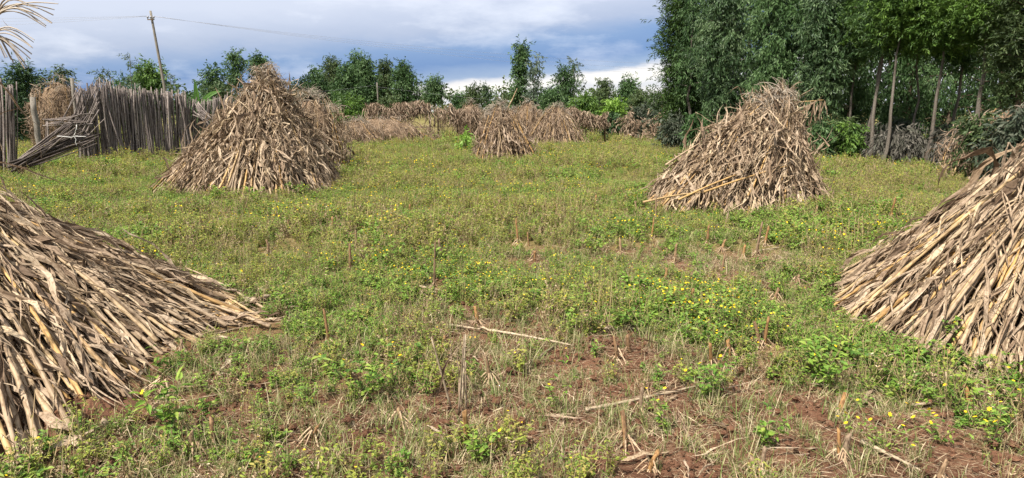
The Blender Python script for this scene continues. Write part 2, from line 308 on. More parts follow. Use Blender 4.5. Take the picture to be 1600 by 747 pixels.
def tree(name, label, x, y, H, cz, cr, env, mat, bark, seed, nl=26, per=60, lsz=(.22, .05), droop=.4, flat=0., up=.35, trunk=.10, lean=(0, 0), sub=3, group=None, cat='tree', clump=.32, gappy=.0, crook=.05, base_z=None):
    rng = np.random.default_rng(seed)
    z0 = float(gh(x, y)) - .05 if base_z is None else base_z
    o = thing(name, label, cat, (x, y, z0), group)
    k = np.linspace(0, 1, 12)
    wob = np.cumsum(rng.normal(size=(12, 2)) * crook, 0) * (H / 10); wob -= wob[0]
    TP = np.stack([lean[0] * k + wob[:, 0], lean[1] * k + wob[:, 1], H * .97 * k], -1)
    wood = Acc(); add_tube(wood, TP, trunk * (1 - .88 * k) * (1 + .5 * np.exp(-k * 30)), 8, rng.random())
    cen, var = [], []
    for i in range(nl):
        u = (i + rng.random()) / nl
        if rng.random() < gappy * .5: continue
        z = cz + (H - cz) * u * .95
        r = cr * float(ENV[env](np.array(u))) * rng.uniform(.5, 1.2)
        a = i * 2.39996 + rng.normal() * .5
        s = np.array([np.interp(z - up * r * .7, TP[:, 2], TP[:, j]) for j in range(3)]); s[2] = max(.2, z - up * r * .7)
        q = np.linspace(0, 1, 5)[:, None]
        dirv = np.array([math.cos(a), math.sin(a), 0.])
        P = s + dirv * r * q + np.array([0, 0, 1.]) * (up * r * (q ** .8)) - np.array([0, 0, 1.]) * (droop * .25 * r * q ** 2) + rng.normal(size=(5, 3)) * .03 * r
        P[0] = s
        add_tube(wood, P, np.linspace(trunk * .30, .010, 5) * (.5 + .5 * (1 - u)), 5, rng.random(), cap=False)
        cv = rng.uniform(.1, .9)
        for f in np.linspace(.38, 1.0, max(2, sub)):
            c = np.array([np.interp(f, q[:, 0], P[:, j]) for j in range(3)])
            cen.append(c + rng.normal(size=3) * .1 * r); var.append(np.clip(cv + rng.normal() * .12, .03, .95))
            if r > .5:
                side = np.array([-dirv[1], dirv[0], rng.uniform(-.3, .5)]) * rng.choice([-1, 1]) * r * rng.uniform(.25, .5)
                cen.append(c + side); var.append(np.clip(cv + rng.normal() * .15, .03, .95))
    top = np.array([TP[-1]]); cen += [TP[-1] + rng.normal(size=3) * np.array([.15, .15, .2]) * clump * 2 for _ in range(3)]; var += [.6] * 3
    cen = np.array(cen); var = np.array(var)
    lv = Acc(); V, Q, D = leaf_quads(rng, cen, var, per, np.array([clump, clump, clump * .85]), lsz[0], lsz[1], droop, flat); lv.add(V, Q, D)
    link('trunk', wood.mesh('trunk', bark), o); link('crown', lv.mesh('crown', mat, smooth=False), o)
    return o
def ptree(name, label, px, d, topy, halfpx, *a, cfrac=.3, **k):     # placed by where the crown shows
    p = at(px, 173, d); H = at(px, topy, d).z - k.get('clump', .3) * .9; r0 = halfpx / FPX * d; r = max(r0 * .45, r0 - 1.1 * k.get('clump', .3))
    return tree(name, label, p.x, d, H, H * cfrac, r, *a, **k)

# --- tall trees along the right of the field
GR = 'tall trees along the side of the field'
eu = dict(nl=46, per=126, lsz=(.135, .036), droop=.9, up=.45, sub=3, clump=.21)
ptree('cypress_tree', 'dark ragged conifer at the left end of the tall tree row', 1062, 30, -70, 40, 'column', M_WATD, M_BARK, 101, nl=70, per=90, lsz=(.20, .035), droop=.15, flat=.3, up=.25, trunk=.16, clump=.30, cfrac=.12, group=GR)
ptree('eucalyptus_tree', 'slim gum tree with thin pale crooked trunk beside the ragged conifer', 1078, 28.5, -20, 26, 'column', M_EUC, M_BARK_PALE, 102, trunk=.075, cfrac=.35, crook=.09, group=GR, **{**eu, 'nl': 34, 'per': 46, 'gappy': .3})
ptree('eucalyptus_tree', 'gum tree with hanging dark leaves filling the gap left of the leaning stook', 1128, 26, -110, 46, 'ovoid', M_EUC3, M_BARK_PALE, 103, trunk=.14, cfrac=.17, group=GR, **{**eu, 'nl': 50})
ptree('eucalyptus_tree', 'big drooping gum tree directly behind the top of the leaning stook', 1205, 24.5, -130, 48, 'ovoid', M_EUC, M_BARK_PALE, 104, trunk=.15, cfrac=.22, group=GR, **{**eu, 'nl': 50})
ptree('eucalyptus_tree', 'drooping gum tree just right of the leaning stook, dark low branches', 1278, 23, -120, 44, 'ovoid', M_EUC3, M_BARK_PALE, 105, trunk=.13, cfrac=.24, group=GR, **{**eu, 'nl': 56})
wt = dict(nl=40, per=126, lsz=(.115, .028), droop=.2, flat=.5, up=.25, sub=3, clump=.22)
ptree('wattle_tree', 'feathery bright green wattle with leaning pale trunk, first of the bare trunks', 1352, 21.5, -90, 60, 'dome', M_WAT, M_BARK_PALE, 106, trunk=.06, lean=(.55, .2), cfrac=.60, group=GR, **wt)
ptree('wattle_tree', 'wattle whose straight pinkish trunk stands second among the bare trunks', 1368, 20.5, -70, 46, 'dome', M_EUC, M_BARK_PALE, 107, trunk=.065, lean=(.3, .1), cfrac=.60, group=GR, **wt)
ptree('wattle_tree', 'wattle with slim tilted grey trunk, third among the bare trunks', 1386, 19.5, -100, 54, 'dome', M_WAT, M_BARK_PALE, 108, trunk=.055, lean=(.45, .3), cfrac=.60, group=GR, **wt)
ptree('wattle_tree', 'wattle with the longest clear pale trunk, rising from grey undergrowth', 1456, 19, -90, 62, 'dome', M_WAT, M_BARK_PALE, 109, trunk=.062, lean=(.3, .2), cfrac=.60, group=GR, **wt)
ptree('wattle_tree', 'dense dark wattle behind the long clear trunk', 1492, 21, -80, 56, 'ovoid', M_EUC, M_BARK_PALE, 110, trunk=.06, cfrac=.5, group=GR, **wt)
ptree('wattle_tree', 'wattle with a short reddish trunk above the dry brown tangle', 1530, 18, -110, 62, 'dome', M_WAT, M_BARK_PALE, 111, trunk=.075, cfrac=.60, group=GR, **wt)
ptree('eucalyptus_tree', 'dark tree at the photo edge above the nearest right-hand pile', 1600, 17, -120, 66, 'ovoid', M_OLIVE, M_BARK, 112, trunk=.12, cfrac=.34, group=GR, **wt)
ptree('wattle_tree', 'thin crooked wattle trunk between the third bare trunk and the long clear one', 1428, 20.5, -60, 40, 'dome', M_WAT, M_BARK_PALE, 121, trunk=.045, lean=(-.35, .2), cfrac=.6, group=GR, crook=.09, **{**wt, 'nl': 26})
ptree('wattle_tree', 'slim wattle trunk close left of the first bare trunk', 1330, 22.5, -60, 40, 'dome', M_WAT, M_BARK_PALE, 122, trunk=.05, lean=(.3, .2), cfrac=.55, group=GR, crook=.08, **{**wt, 'nl': 28})
ptree('eucalyptus_tree', 'dark gum tree mostly hidden behind the first bare trunks', 1325, 26, -80, 60, 'ovoid', M_EUC, M_BARK, 113, trunk=.11, cfrac=.14, group=GR, **{**eu, 'nl': 50, 'per': 72})
ptree('eucalyptus_tree', 'dark gum tree filling the gap behind the third and fourth bare trunks', 1420, 25, -100, 66, 'ovoid', M_EUC, M_BARK, 114, trunk=.11, cfrac=.12, group=GR, **{**eu, 'nl': 50, 'per': 72})
ptree('eucalyptus_tree', 'dark gum tree in the back row above the brown tangle', 1560, 24, -110, 80, 'ovoid', M_EUC, M_BARK, 115, trunk=.11, cfrac=.12, group=GR, **{**eu, 'nl': 54, 'per': 72})
ptree('eucalyptus_tree', 'back row gum tree between the conifer and the drooping gum', 1100, 33, -60, 50, 'ovoid', M_CON, M_BARK, 116, trunk=.11, cfrac=.08, group=GR, **{**eu, 'nl': 50, 'per': 45, 'lsz': (.19, .058)})
ptree('eucalyptus_tree', 'back row gum tree hidden behind the leaning stook and drooping gums', 1170, 31, -70, 62, 'ovoid', M_EUC, M_BARK, 117, trunk=.11, cfrac=.08, group=GR, **{**eu, 'nl': 50, 'per': 45, 'lsz': (.19, .058)})
ptree('eucalyptus_tree', 'back row gum tree right of the leaning stook', 1250, 30, -70, 66, 'ovoid', M_CON, M_BARK, 118, trunk=.09, cfrac=.08, group=GR, **{**eu, 'nl': 50, 'per': 45, 'lsz': (.19, .058)})
ptree('eucalyptus_tree', 'back row gum tree closing the view behind the dark wattle', 1485, 30, -90, 90, 'ovoid', M_CON, M_BARK, 119, trunk=.12, cfrac=.06, group=GR, **{**eu, 'nl': 56, 'per': 45, 'lsz': (.19, .058)})
ptree('eucalyptus_tree', 'back row gum tree closing the view behind the pinkish trunk', 1385, 31, -90, 80, 'ovoid', M_CON, M_BARK, 120, trunk=.12, cfrac=.06, group=GR, **{**eu, 'nl': 54, 'per': 45, 'lsz': (.19, .058)})

ptree('wattle_tree', 'wattle standing past the photo edge beyond the nearest right-hand pile', 1690, 17.5, -100, 66, 'ovoid', M_WAT, M_BARK_PALE, 131, trunk=.08, cfrac=.4, group=GR, **{**wt, 'per': 72})
ptree('eucalyptus_tree', 'gum tree past the photo edge in the back row', 1760, 21, -100, 90, 'ovoid', M_EUC, M_BARK, 132, trunk=.1, cfrac=.12, group=GR, **{**eu, 'nl': 50, 'per': 54})
# --- trees behind the stick fence
GL = 'trees behind the stick fence'
ptree('cypress_tree', 'dark cypress over the broken end of the stick fence', 40, 34, 95, 26, 'cone', M_CON, M_BARK, 201, nl=40, per=46, lsz=(.24, .05), droop=.1, flat=.3, up=.2, clump=.20, cfrac=.1, group=GL)
ptree('cypress_tree', 'small pointed cypress just left of the brown stook behind the fence', 66, 36, 112, 14, 'cone', M_CON, M_BARK, 202, nl=34, per=36, lsz=(.24, .05), droop=.1, flat=.3, up=.2, clump=.16, cfrac=.1, group=GL)
ptree('bushy_tree', 'dark bush at the photo edge behind the broken fence end', 8, 32, 118, 24, 'round', M_CON, M_BARK, 203, nl=30, per=50, lsz=(.2, .06), clump=.24, cfrac=.15, group=GL)
ptree('bushy_tree', 'small round tree peeping over the brown stook behind the fence', 103, 40, 101, 15, 'round', M_OLIVE, M_BARK, 204, nl=20, per=34, lsz=(.2, .06), clump=.22, cfrac=.55, gappy=.3, group=GL)
ptree('bushy_tree', 'airy tree with gaps in its crown above the fence top', 164, 42, 104, 20, 'round', M_OLIVE, M_BARK, 205, nl=18, per=26, lsz=(.2, .06), clump=.26, cfrac=.4, gappy=.5, group=GL)
ptree('spindly_tree', 'thin bare topped sapling with wispy crown left of the utility pole', 209, 44, 78, 12, 'cone', M_EUC2, M_BARK, 206, nl=16, per=9, lsz=(.2, .04), clump=.2, trunk=.04, cfrac=.5, gappy=.3, crook=.08, group=GL)
ptree('bushy_tree', 'broad green tree behind the foot of the utility pole', 238, 52, 93, 30, 'round', M_WAT, M_BARK, 207, nl=30, per=46, lsz=(.26, .09), clump=.38, cfrac=.3, group=GL)
ptree('bushy_tree', 'dense dark shrub tree above the fence left of the pole', 196, 48, 118, 24, 'dome', M_EUC, M_BARK, 208, nl=24, per=46, lsz=(.24, .08), clump=.34, cfrac=.2, group=GL)
ptree('spindly_tree', 'wispy feathery shrub just right of the utility pole', 272, 46, 108, 15, 'cone', M_EUC2, M_BARK, 209, nl=16, per=14, lsz=(.22, .05), clump=.26, trunk=.04, cfrac=.3, gappy=.3, group=GL)
ptree('bushy_tree', 'rounded green tree left of the slim gum behind the big stook', 338, 55, 102, 22, 'round', M_EUC, M_BARK, 210, nl=28, per=46, lsz=(.27, .09), clump=.38, cfrac=.3, group=GL)
ptree('slim_gum_tree', 'slim tall gum with tufted top left of the big stook peak', 373, 58, 74, 12, 'column', M_EUC, M_BARK_PALE, 211, nl=24, per=40, lsz=(.27, .08), clump=.30, cfrac=.45, gappy=.3, group=GL)
ptree('slim_gum_tree', 'tall gum with a round tuft peeping beside the big stook peak', 406, 60, 82, 15, 'round', M_EUC, M_BARK_PALE, 212, nl=18, per=46, lsz=(.27, .08), clump=.32, cfrac=.65, group=GL)
ptree('bushy_tree', 'low olive tree between the fence end and the big stook', 352, 50, 128, 26, 'dome', M_OLIVE, M_BARK, 213, nl=24, per=40, lsz=(.24, .08), clump=.34, cfrac=.1, group=GL)
ptree('bushy_tree', 'low green shrub tree behind the banana plant', 300, 48, 138, 24, 'dome', M_EUC, M_BARK, 214, nl=24, per=40, lsz=(.24, .08), clump=.34, cfrac=.1, group=GL)

# --- gum clump in the middle distance and the line of trees to its right
GC = 'gum trees clumped beyond the far stooks'
for i, (px, d, ty, hw, lab) in enumerate([
        (498, 66, 105, 22, 'gum at the left end of the far clump, just right of the big stook'),
        (524, 70, 86, 20, 'second gum from the left in the far clump'),
        (560, 72, 80, 19, 'tallest pointed gum in the middle of the far clump'),
        (578, 69, 84, 18, 'gum in the far clump just left of the small pale pole'),
        (604, 72, 90, 19, 'gum in the far clump just right of the small pale pole'),
        (632, 70, 92, 24, 'broad gum at the right end of the far clump'),
        (543, 64, 96, 22, 'gum standing in front of the far clump')]):
    ptree('eucalyptus_tree', lab, px, d, ty, hw * 1.08, 'ovoid', [M_EUC, M_OLIVE][i % 3 == 1], M_BARK_PALE, 300 + i, nl=34, per=63, lsz=(.24, .085), droop=.5, clump=.32, trunk=.12, cfrac=.22, gappy=.15, group=GC)
ptree('bushy_tree', 'light green bush at the foot of the far gum clump', 545, 58, 148, 28, 'dome', M_WAT, M_BARK, 310, nl=22, per=46, lsz=(.28, .10), clump=.36, cfrac=.1, group=GC)
ptree('bushy_tree', 'pale green bush beside the small pale pole', 610, 58, 146, 16, 'dome', M_OLIVE, M_BARK, 311, nl=18, per=46, lsz=(.28, .10), clump=.34, cfrac=.1, group=GC)
ptree('bushy_tree', 'dark low tree behind the big stook, left of the far clump', 470, 62, 118, 22, 'dome', M_CON, M_BARK, 312, nl=22, per=46, lsz=(.28, .10), clump=.36, cfrac=.1, group=GC)
GM = 'trees along the far end of the field'
ft = dict(per=63, lsz=(.24, .085), clump=.34)
ptree('umbrella_tree', 'round topped tree against the white cloud right of the gum clump', 678, 75, 118, 16, 'dome', M_EUC, M_BARK, 320, nl=22, cfrac=.55, group=GM, **ft)
ptree('bushy_tree', 'mid green tree below the white cloud', 740, 72, 132, 16, 'ovoid', M_OLIVE, M_BARK, 321, nl=24, cfrac=.1, group=GM, **ft)
ptree('bushy_tree', 'dark small tree below the white cloud, left of the mid green one', 718, 78, 142, 15, 'dome', M_EUC, M_BARK, 322, nl=20, cfrac=.1, group=GM, **ft)
ptree('conifer_tree', 'tiny pointed conifer against the white cloud', 757, 80, 129, 7, 'cone', M_CON, M_BARK, 323, nl=26, per=26, lsz=(.3, .1), clump=.22, cfrac=.1, group=GM)
ptree('bushy_tree', 'low dark bush left of the tall slim gum', 776, 70, 152, 18, 'dome', M_CON, M_BARK, 324, nl=20, cfrac=.05, group=GM, **ft)
ptree('slim_gum_tree', 'tall slim dark gum standing against the storm cloud', 806, 60, 64, 10, 'column', M_EUC, M_BARK_PALE, 325, nl=44, per=44, lsz=(.30, .10), clump=.30, cfrac=.2, lean=(.5, 0), group=GM)
ptree('slim_gum_tree', 'feathery olive gum leaning beside the tall slim one', 824, 58, 80, 13, 'column', M_EUC2, M_BARK_PALE, 326, nl=26, per=24, lsz=(.30, .09), clump=.28, cfrac=.3, lean=(.9, 0), gappy=.45, group=GM)
ptree('bushy_tree', 'dark rounded tree under the feathery gum', 862, 56, 132, 20, 'dome', M_EUC, M_BARK, 327, nl=30, cfrac=.05, group=GM, **ft)
ptree('eucalyptus_tree', 'dark gum in front of the pale feathery one', 884, 63, 100, 13, 'ovoid', M_EUC, M_BARK, 328, nl=28, per=40, lsz=(.30, .10), clump=.32, cfrac=.2, group=GM)
ptree('eucalyptus_tree', 'pale grey feathery gum in the middle of the far trees', 898, 66, 92, 15, 'ovoid', M_EUC2, M_BARK, 329, nl=28, per=24, lsz=(.30, .09), clump=.34, cfrac=.2, gappy=.35, group=GM)
ptree('bushy_tree', 'round green bush with rusty top among the far trees', 912, 52, 145, 20, 'dome', M_WAT, M_BARK, 330, nl=26, cfrac=.05, group=GM, **ft)
ptree('bushy_tree', 'pointed olive tree right of the pale feathery gum', 943, 72, 120, 15, 'ovoid', M_OLIVE, M_BARK, 331, nl=26, cfrac=.1, group=GM, **ft)
ptree('bushy_tree', 'dark tree with twin tops near the tall tree row', 980, 70, 118, 20, 'round', M_EUC, M_BARK, 332, nl=30, cfrac=.15, group=GM, **ft)
ptree('bushy_tree', 'dull olive bush below the twin topped tree', 1004, 58, 140, 24, 'dome', M_OLIVE, M_BARK, 333, nl=26, cfrac=.05, group=GM, **ft)
ptree('bushy_tree', 'grey green bush meeting the tall tree row', 1032, 50, 146, 22, 'dome', M_DARKSHRUB, M_BARK, 334, nl=26, cfrac=.05, group=GM, **ft)
ptree('lime_shrub', 'bright lime green shrub at the end of the hanging stalks', 957, 42, 152, 15, 'dome', M_LIME, M_BARK, 335, nl=26, per=40, lsz=(.24, .09), clump=.24, cfrac=.05, group=GM)
ptree('bushy_tree', 'dull tree behind the hanging stalks, left of the lime shrub', 930, 60, 140, 18, 'dome', M_OLIVE, M_BARK, 336, nl=24, cfrac=.05, group=GM, **ft)
ptree('bushy_tree', 'low dark bush behind the pile with the raised stalk', 838, 62, 146, 16, 'dome', M_CON, M_BARK, 337, nl=22, cfrac=.05, group=GM, **ft)
# woods further off that read as one mass
rng = np.random.default_rng(77); acc = Acc()
wx = rng.uniform(-170, 200, 900); wy = rng.uniform(120, 190, 900)
top = 2.5 + 4.5 * vnoise(wx / 9, wy / 9, 21); cen = np.stack([wx, wy, top * rng.uniform(.1, 1, 900) ** .6], -1)
V, Q, D = leaf_quads(rng, cen, rng.uniform(.1, .9, 900), 40, np.array([1.3, 1.3, .7]), .9, .45, .2); acc.add(V, Q, D)
o = link('distant_wood', acc.mesh('distant_wood', M_OLIVE, smooth=False), kind='stuff'); tag(o, 'low distant wood beyond the far trees', 'wood')

# --- undergrowth under the tall trees
GS = 'undergrowth below the tall trees'
def shrub(label, px, d, topy, hw, mat, seed, name='shrub', **k):
    kk = dict(nl=22, per=44, lsz=(.16, .05), droop=.6, clump=.16, trunk=.025, cfrac=.12, sub=3, up=.5, group=GS, cat='shrub'); kk.update(k)
    ptree(name, label, px, d, topy, hw, 'dome', mat, M_BARK, seed, **kk)
for i, (px, d, ty, hw, m, lab) in enumerate([
        (1052, 27, 178, 22, M_DARKSHRUB, 'dark shrub below the ragged conifer'),
        (1088, 25, 176, 22, M_EUC, 'green shrub left of the leaning stook'),
        (1290, 22, 186, 18, M_EUC, 'dark green shrub just right of the leaning stook'),
        (1316, 22, 182, 20, M_OLIVE, 'olive shrub left of the first bare trunk'),
        (1336, 21.6, 192, 13, M_WAT, 'small bright green shrub below the first bare trunk'),
        (1412, 21.4, 184, 20, M_DARKSHRUB, 'dull shrub right of the third bare trunk'),
        (1480, 20.5, 196, 20, M_DARKSHRUB, 'dull shrub right of the long clear trunk'),
        (1535, 15.5, 172, 30, M_OLIVE, 'dark olive shrub above the tip of the nearest right-hand pile'),
        (1585, 14.5, 165, 34, M_DARKSHRUB, 'dark shrub at the photo edge behind the nearest right-hand pile'),
        (1560, 18, 178, 30, M_EUC, 'green shrub under the short reddish trunk')]):
    shrub(lab, px, d, ty, hw, m, 400 + i)
for i, (px, d, ty, hw, lab) in enumerate([
        (1374, 21.4, 202, 14, 'grey withered drooping plant between the second and third bare trunks'),
        (1402, 19.9, 206, 14, 'grey withered plant right of the third bare trunk'),
        (1430, 19.6, 204, 15, 'grey withered plant left of the long clear trunk'),
        (1496, 18.6, 204, 20, 'grey withered tangle right of the long clear trunk'),
        (1345, 22, 206, 12, 'grey withered plant at the foot of the first bare trunk')]):
    shrub(lab, px, d, ty, hw, M_GREYDEAD, 420 + i, 'withered_plant', per=45, lsz=(.19, .04), droop=1.2, up=.8, clump=.2)
shrub('brown dry bush with hanging leaves beside the lime shrub', 985, 38, 172, 16, M_DRYFAR, 430, 'dry_bush', nl=14, per=18, lsz=(.26, .05), droop=.8, clump=.3)
shrub('brown dry bush between the far trees and the tall tree row', 1028, 36, 174, 20, M_DRYFAR, 431, 'dry_bush', nl=14, per=18, lsz=(.26, .05), droop=.8, clump=.34)
shrub('dark bush behind the brown dry bushes near the tall tree row', 1008, 40, 164, 24, M_DARKSHRUB, 432, per=50, lsz=(.25, .08), clump=.26)
shrub('dark green bush below the lime shrub', 958, 39, 178, 17, M_CON, 433, per=50, lsz=(.25, .08), clump=.22)
shrub('tall light green weed left of the ragged far pile', 727, 26, 200, 9, M_LIME, 434, 'tall_weed', nl=12, per=16, lsz=(.16, .06), clump=.1)

# ------------------------------------------------------------------ utility poles and wires
def pole(label, px, dep, ytop, ypx_bot, lean, rad, mat, seed):
    top = at(px, ytop, dep); bx = top.x + lean; z0 = float(gh(bx, dep)) - .1
    o = thing('utility_pole', label, 'utility pole', (bx, dep, z0))
    k = np.linspace(0, 1, 9)[:, None]; P = np.array([[0, 0, 0]]) * (1 - k) + np.array([[top.x - bx, 0, top.z - z0]]) * k
    a = Acc(); add_tube(a, P, rad * (1 - .35 * k[:, 0]), 10, .5); link('pole', a.mesh('pole', mat), o)
    return o, top, (bx, z0)
p1, top1, b1 = pole('leaning wooden utility pole rising behind the stick fence', 235, 45, 17, 0, .75, .105, M_POST, 1)
a = Acc(); add_tube(a, [[-.22, 0, 0], [.22, 0, 0]], .035, 6, .3)
br = link('crossarm', a.mesh('crossarm', M_BARK), p1, (top1.x - b1[0] + .06, -.16, top1.z - b1[1] - .55))
ins = Acc(); add_tube(ins, [[0, 0, 0], [0, 0, .05], [0, 0, .07], [0, 0, .14], [0, 0, .18]], [.03, .03, .07, .06, .02], 8, .3); insm = ins.mesh('insulator', M_METAL)
for ox in (-.19, 0, .19): link('insulator', insm, br, (ox, 0, .045))
p2, top2, b2 = pole('small pale pole in front of the far gum clump', 589, 62, 129, 0, .1, .085, M_POST, 2)
def wire(label, A, B, sag, r=.006):
    k = np.linspace(0, 1, 40)[:, None]; P = np.asarray(A)[None] * (1 - k) + np.asarray(B)[None] * k; P[:, 2] -= sag * 4 * (k * (1 - k))[:, 0]
    a = Acc(); add_tube(a, P - P[0], r, 5, .4); o = link('overhead_wire', a.mesh('overhead_wire', M_METAL), None, P[0]); tag(o, label, 'wire', 'overhead wires')
for i, ox in enumerate((-.19, 0, .19)):
    T = np.array([top1.x + .06 + ox, 45 - .16, top1.z - .33])
    wire(['upper', 'middle', 'lower'][i] + ' overhead wire running left from the leaning utility pole', T, (T[0] - 42, 38 + 3 * i, T[2] + .6 - .5 * i), .7)
    wire(['upper', 'middle', 'lower'][i] + ' overhead wire running right from the leaning utility pole', T, (top1.x + 66, 92 + 3 * i, 7.6 - .7 * i), 1.2)
wire('thin wire strung to the small pale pole across the gum clump', (top2.x, 61.9, top2.z - .2), (top2.x - 16, 61, top2.z - 1.0), .4, .0035)
wire('thin wire running right from the small pale pole past the far trees', (top2.x, 61.9, top2.z - .35), (top2.x + 34, 58, top2.z - 2.0), .8, .0035)

# ------------------------------------------------------------------ stick fence
rng = np.random.default_rng(5)
STK = []; STKD = []
for i in range(14):
    k = np.linspace(0, 1, 5); b = rng.normal(size=2) * .02
    P = np.stack([np.cumsum(rng.normal(size=5)) * .011 + b[0] * np.sin(k * 3.1), np.cumsum(rng.normal(size=5)) * .011 + b[1] * np.sin(k * 3.1), k], -1)
    a = Acc(); r = rng.uniform(.016, .028); add_tube(a, P * np.array([1, 1, 1.]), np.linspace(r, r * .7, 5) * rng.uniform(.85, 1.2, 5), 5, rng.random()); STK.append(a.mesh('stick', M_STICK)); STKD.append(a.mesh('stick', M_STICKD))
def put_stick(par, A, B, rr=1., dark=False):
    A = Vector(A); B = Vector(B); d = B - A; o = link('stick', (STKD if dark else STK)[rng.integers(14)], par)
    q = d.to_track_quat('Z', 'Y'); o.matrix_basis = Matrix.Translation(A - par.location) @ q.to_matrix().to_4x4() @ Matrix.Rotation(rng.uniform(0, 6.28), 4, 'Z') @ Matrix.Diagonal((rr, rr, d.length, 1))
    return o
def bar(par, name, A, B, r, mat, sides=6):
    A = np.array(A); B = np.array(B); k = np.linspace(0, 1, 7)[:, None]; P = A * (1 - k) + B * k + rng.normal(size=(7, 3)) * .008
    a = Acc(); add_tube(a, P - np.array(par.location), r, sides, rng.random()); return link(name, a.mesh(name, mat), par)
# main run
FD = 21.0
f0 = at(112, 230, FD); f1 = at(292, 230, FD + 2.2)
fen = thing('stick_fence', 'long upright fence of grey weathered sticks behind the field', 'fence', (f0.x, f0.y, 0))
topy = lambda px: np.interp(px, [112, 130, 150, 200, 240, 275, 292], [150, 138, 130, 139, 142, 147, 149])
for layer, n in ((0, 145), (1, 105)):
    for i in range(n):
        u = (i + rng.uniform(-.4, .4)) / (n - 1); px = 118 + u * 172; d = FD + 2.2 * u + (.09 if layer else -.03) + rng.normal() * .02
        t = at(px, topy(px) + rng.normal() * 3.2 + (3 if layer else 0) - (8 if rng.random() < .06 else 0), d)
        put_stick(fen, (t.x + rng.normal() * .045, d + rng.normal() * .02, -.05), (t.x + rng.normal() * .06, d, t.z), rng.uniform(.85, 1.35))
for i in range(9):                                   # loosened sticks crossing the run
    u = rng.uniform(.25, .95); px = 118 + u * 172; d = FD + 2.2 * u - .10
    t = at(px, 150 + rng.uniform(-10, 10), d); put_stick(fen, (t.x - rng.uniform(.1, .5) * rng.choice([-1, 1]), d - .02, .2), (t.x, d, t.z), 1.)
for i in range(22):                                  # broken end, sticks leaning to the right
    px = 84 + rng.uniform(0, 46); d = FD - .12 + rng.normal() * .05
    A = at(px, 215 + rng.uniform(-12, 14), d); B = at(px + rng.uniform(18, 44), 150 + rng.uniform(-16, 36), d - .1); put_stick(fen, A, B, 1.)
for i in range(7):                                   # horizontal broken ones
    A = at(70 + rng.uniform(-4, 6), 190 + rng.uniform(-6, 8), FD - .3); B = at(118 + rng.uniform(-4, 30), 184 + rng.uniform(-8, 12), FD - .35); put_stick(fen, A, B, .8)
put_stick(fen, at(73, 236, FD - .3), at(70, 188, FD - .3), 1.); put_stick(fen, at(77, 238, FD - .3), at(74, 190, FD - .32), 1.2)
bar(fen, 'rail', at(120, 178, FD + .04), at(292, 176, FD + 2.24), .03, M_STICK); bar(fen, 'rail', at(120, 212, FD + .04), at(292, 208, FD + 2.24), .03, M_STICK)
q_ = at(112, 122, FD + .2); bar(fen, 'post', (q_.x, FD + .2, -.1), q_, .05, M_POST, 8)
q_ = at(210, 150, FD + 1.4); bar(fen, 'post', (q_.x, FD + 1.4, -.1), q_, .05, M_POST, 8); q_ = at(288, 158, FD + 2.4); bar(fen, 'post', (q_.x, FD + 2.4, -.1), q_, .05, M_POST, 8)
# sagging panel
g0 = at(292, 230, FD + 2.3); fe2 = thing('stick_fence', 'sagging fence panel of splayed sticks below the banana plant', 'fence', (g0.x, g0.y, 0))
for i in range(62):
    u = rng.random(); px = 290 + u * 62; d = FD + 2.3 + .8 * u + rng.normal() * .05
    t = at(px + 4 + u * 8 + rng.normal() * 3, np.interp(u, [0, .3, .6, 1], [152, 160, 154, 151]) + rng.normal() * 3, d); bt = at(px - 2 + rng.normal() * 4, 225, d)
    put_stick(fe2, (bt.x, d, -.05), t, rng.uniform(.8, 1.2))
for i in range(16):                                  # broken ends folded forward
    u = rng.random(); A = at(300 + u * 12, 172 + rng.uniform(-12, 10), FD + 2.2); B = at(318 + u * 18, 196 + rng.uniform(-10, 10), FD + 2.0); put_stick(fe2, A, B, .9)
bar(fe2, 'rail', at(292, 196, FD + 2.42), at(356, 194, FD + 3.2), .03, M_STICK)
q_ = at(352, 158, FD + 3.3); bar(fe2, 'post', (q_.x, FD + 3.3, -.1), q_, .05, M_POST, 8)
# fragment at the edge
h0 = at(8, 230, 17.5); fe3 = thing('stick_fence', 'short fence fragment of grey sticks at the photo edge', 'fence', (h0.x, h0.y, 0))
for i in range(56):
    px = rng.uniform(-34, 20); d = 17.5 + rng.normal() * .06; t = at(px + rng.normal() * 2 + (4 if px > 5 else 0), 134 + rng.normal() * 5, d); put_stick(fe3, (at(px, 230, d).x, d, -.05), t, rng.uniform(.8, 1.3))
bar(fe3, 'rail', at(-36, 190, 17.62), at(22, 190, 17.62), .03, M_STICK)
# fallen bundle
A0 = at(24, 262, 16.5); bu = thing('stick_bundle', 'fallen tied bundle of dark sticks splaying open toward the fence', 'bundle', (A0.x, A0.y, max(0, A0.z)))
for i in range(46):
    v = rng.random(); rr = rng.normal(size=3) * .07; ln = rng.uniform(.8, 1.02)
    A = Vector(A0) + Vector(rr); B = at(np.interp(v, [0, 1], [112, 164]) * 1., np.interp(v, [0, 1], [190, 214]) + rng.normal() * 3.5, 17.3 + rng.normal() * .15)
    B = A.lerp(B, ln); put_stick(bu, A, B, rng.uniform(.9, 1.25), True)
for (xa, ya, xb, yb, nm) in ((116, 213, 120, 196, 'string'), (119, 227, 117, 212, 'string'), (88, 213, 134, 214, 'string'), (62, 226, 66, 248, 'strap'), (48, 236, 51, 254, 'strap')):
    bar(bu, nm, at(xa, ya, 16.62), at(xb, yb, 16.62), .006, M_STRING if nm == 'string' else M_BARK, 5)
q_ = at(51, 152, 19.0); po = thing('fence_post', 'single pale round post standing in the gap of the fence', 'post', (q_.x, 19.0, -.1)); bar(po, 'post', (q_.x + .05, 19.0, -.1), q_, .075, M_POST, 9)

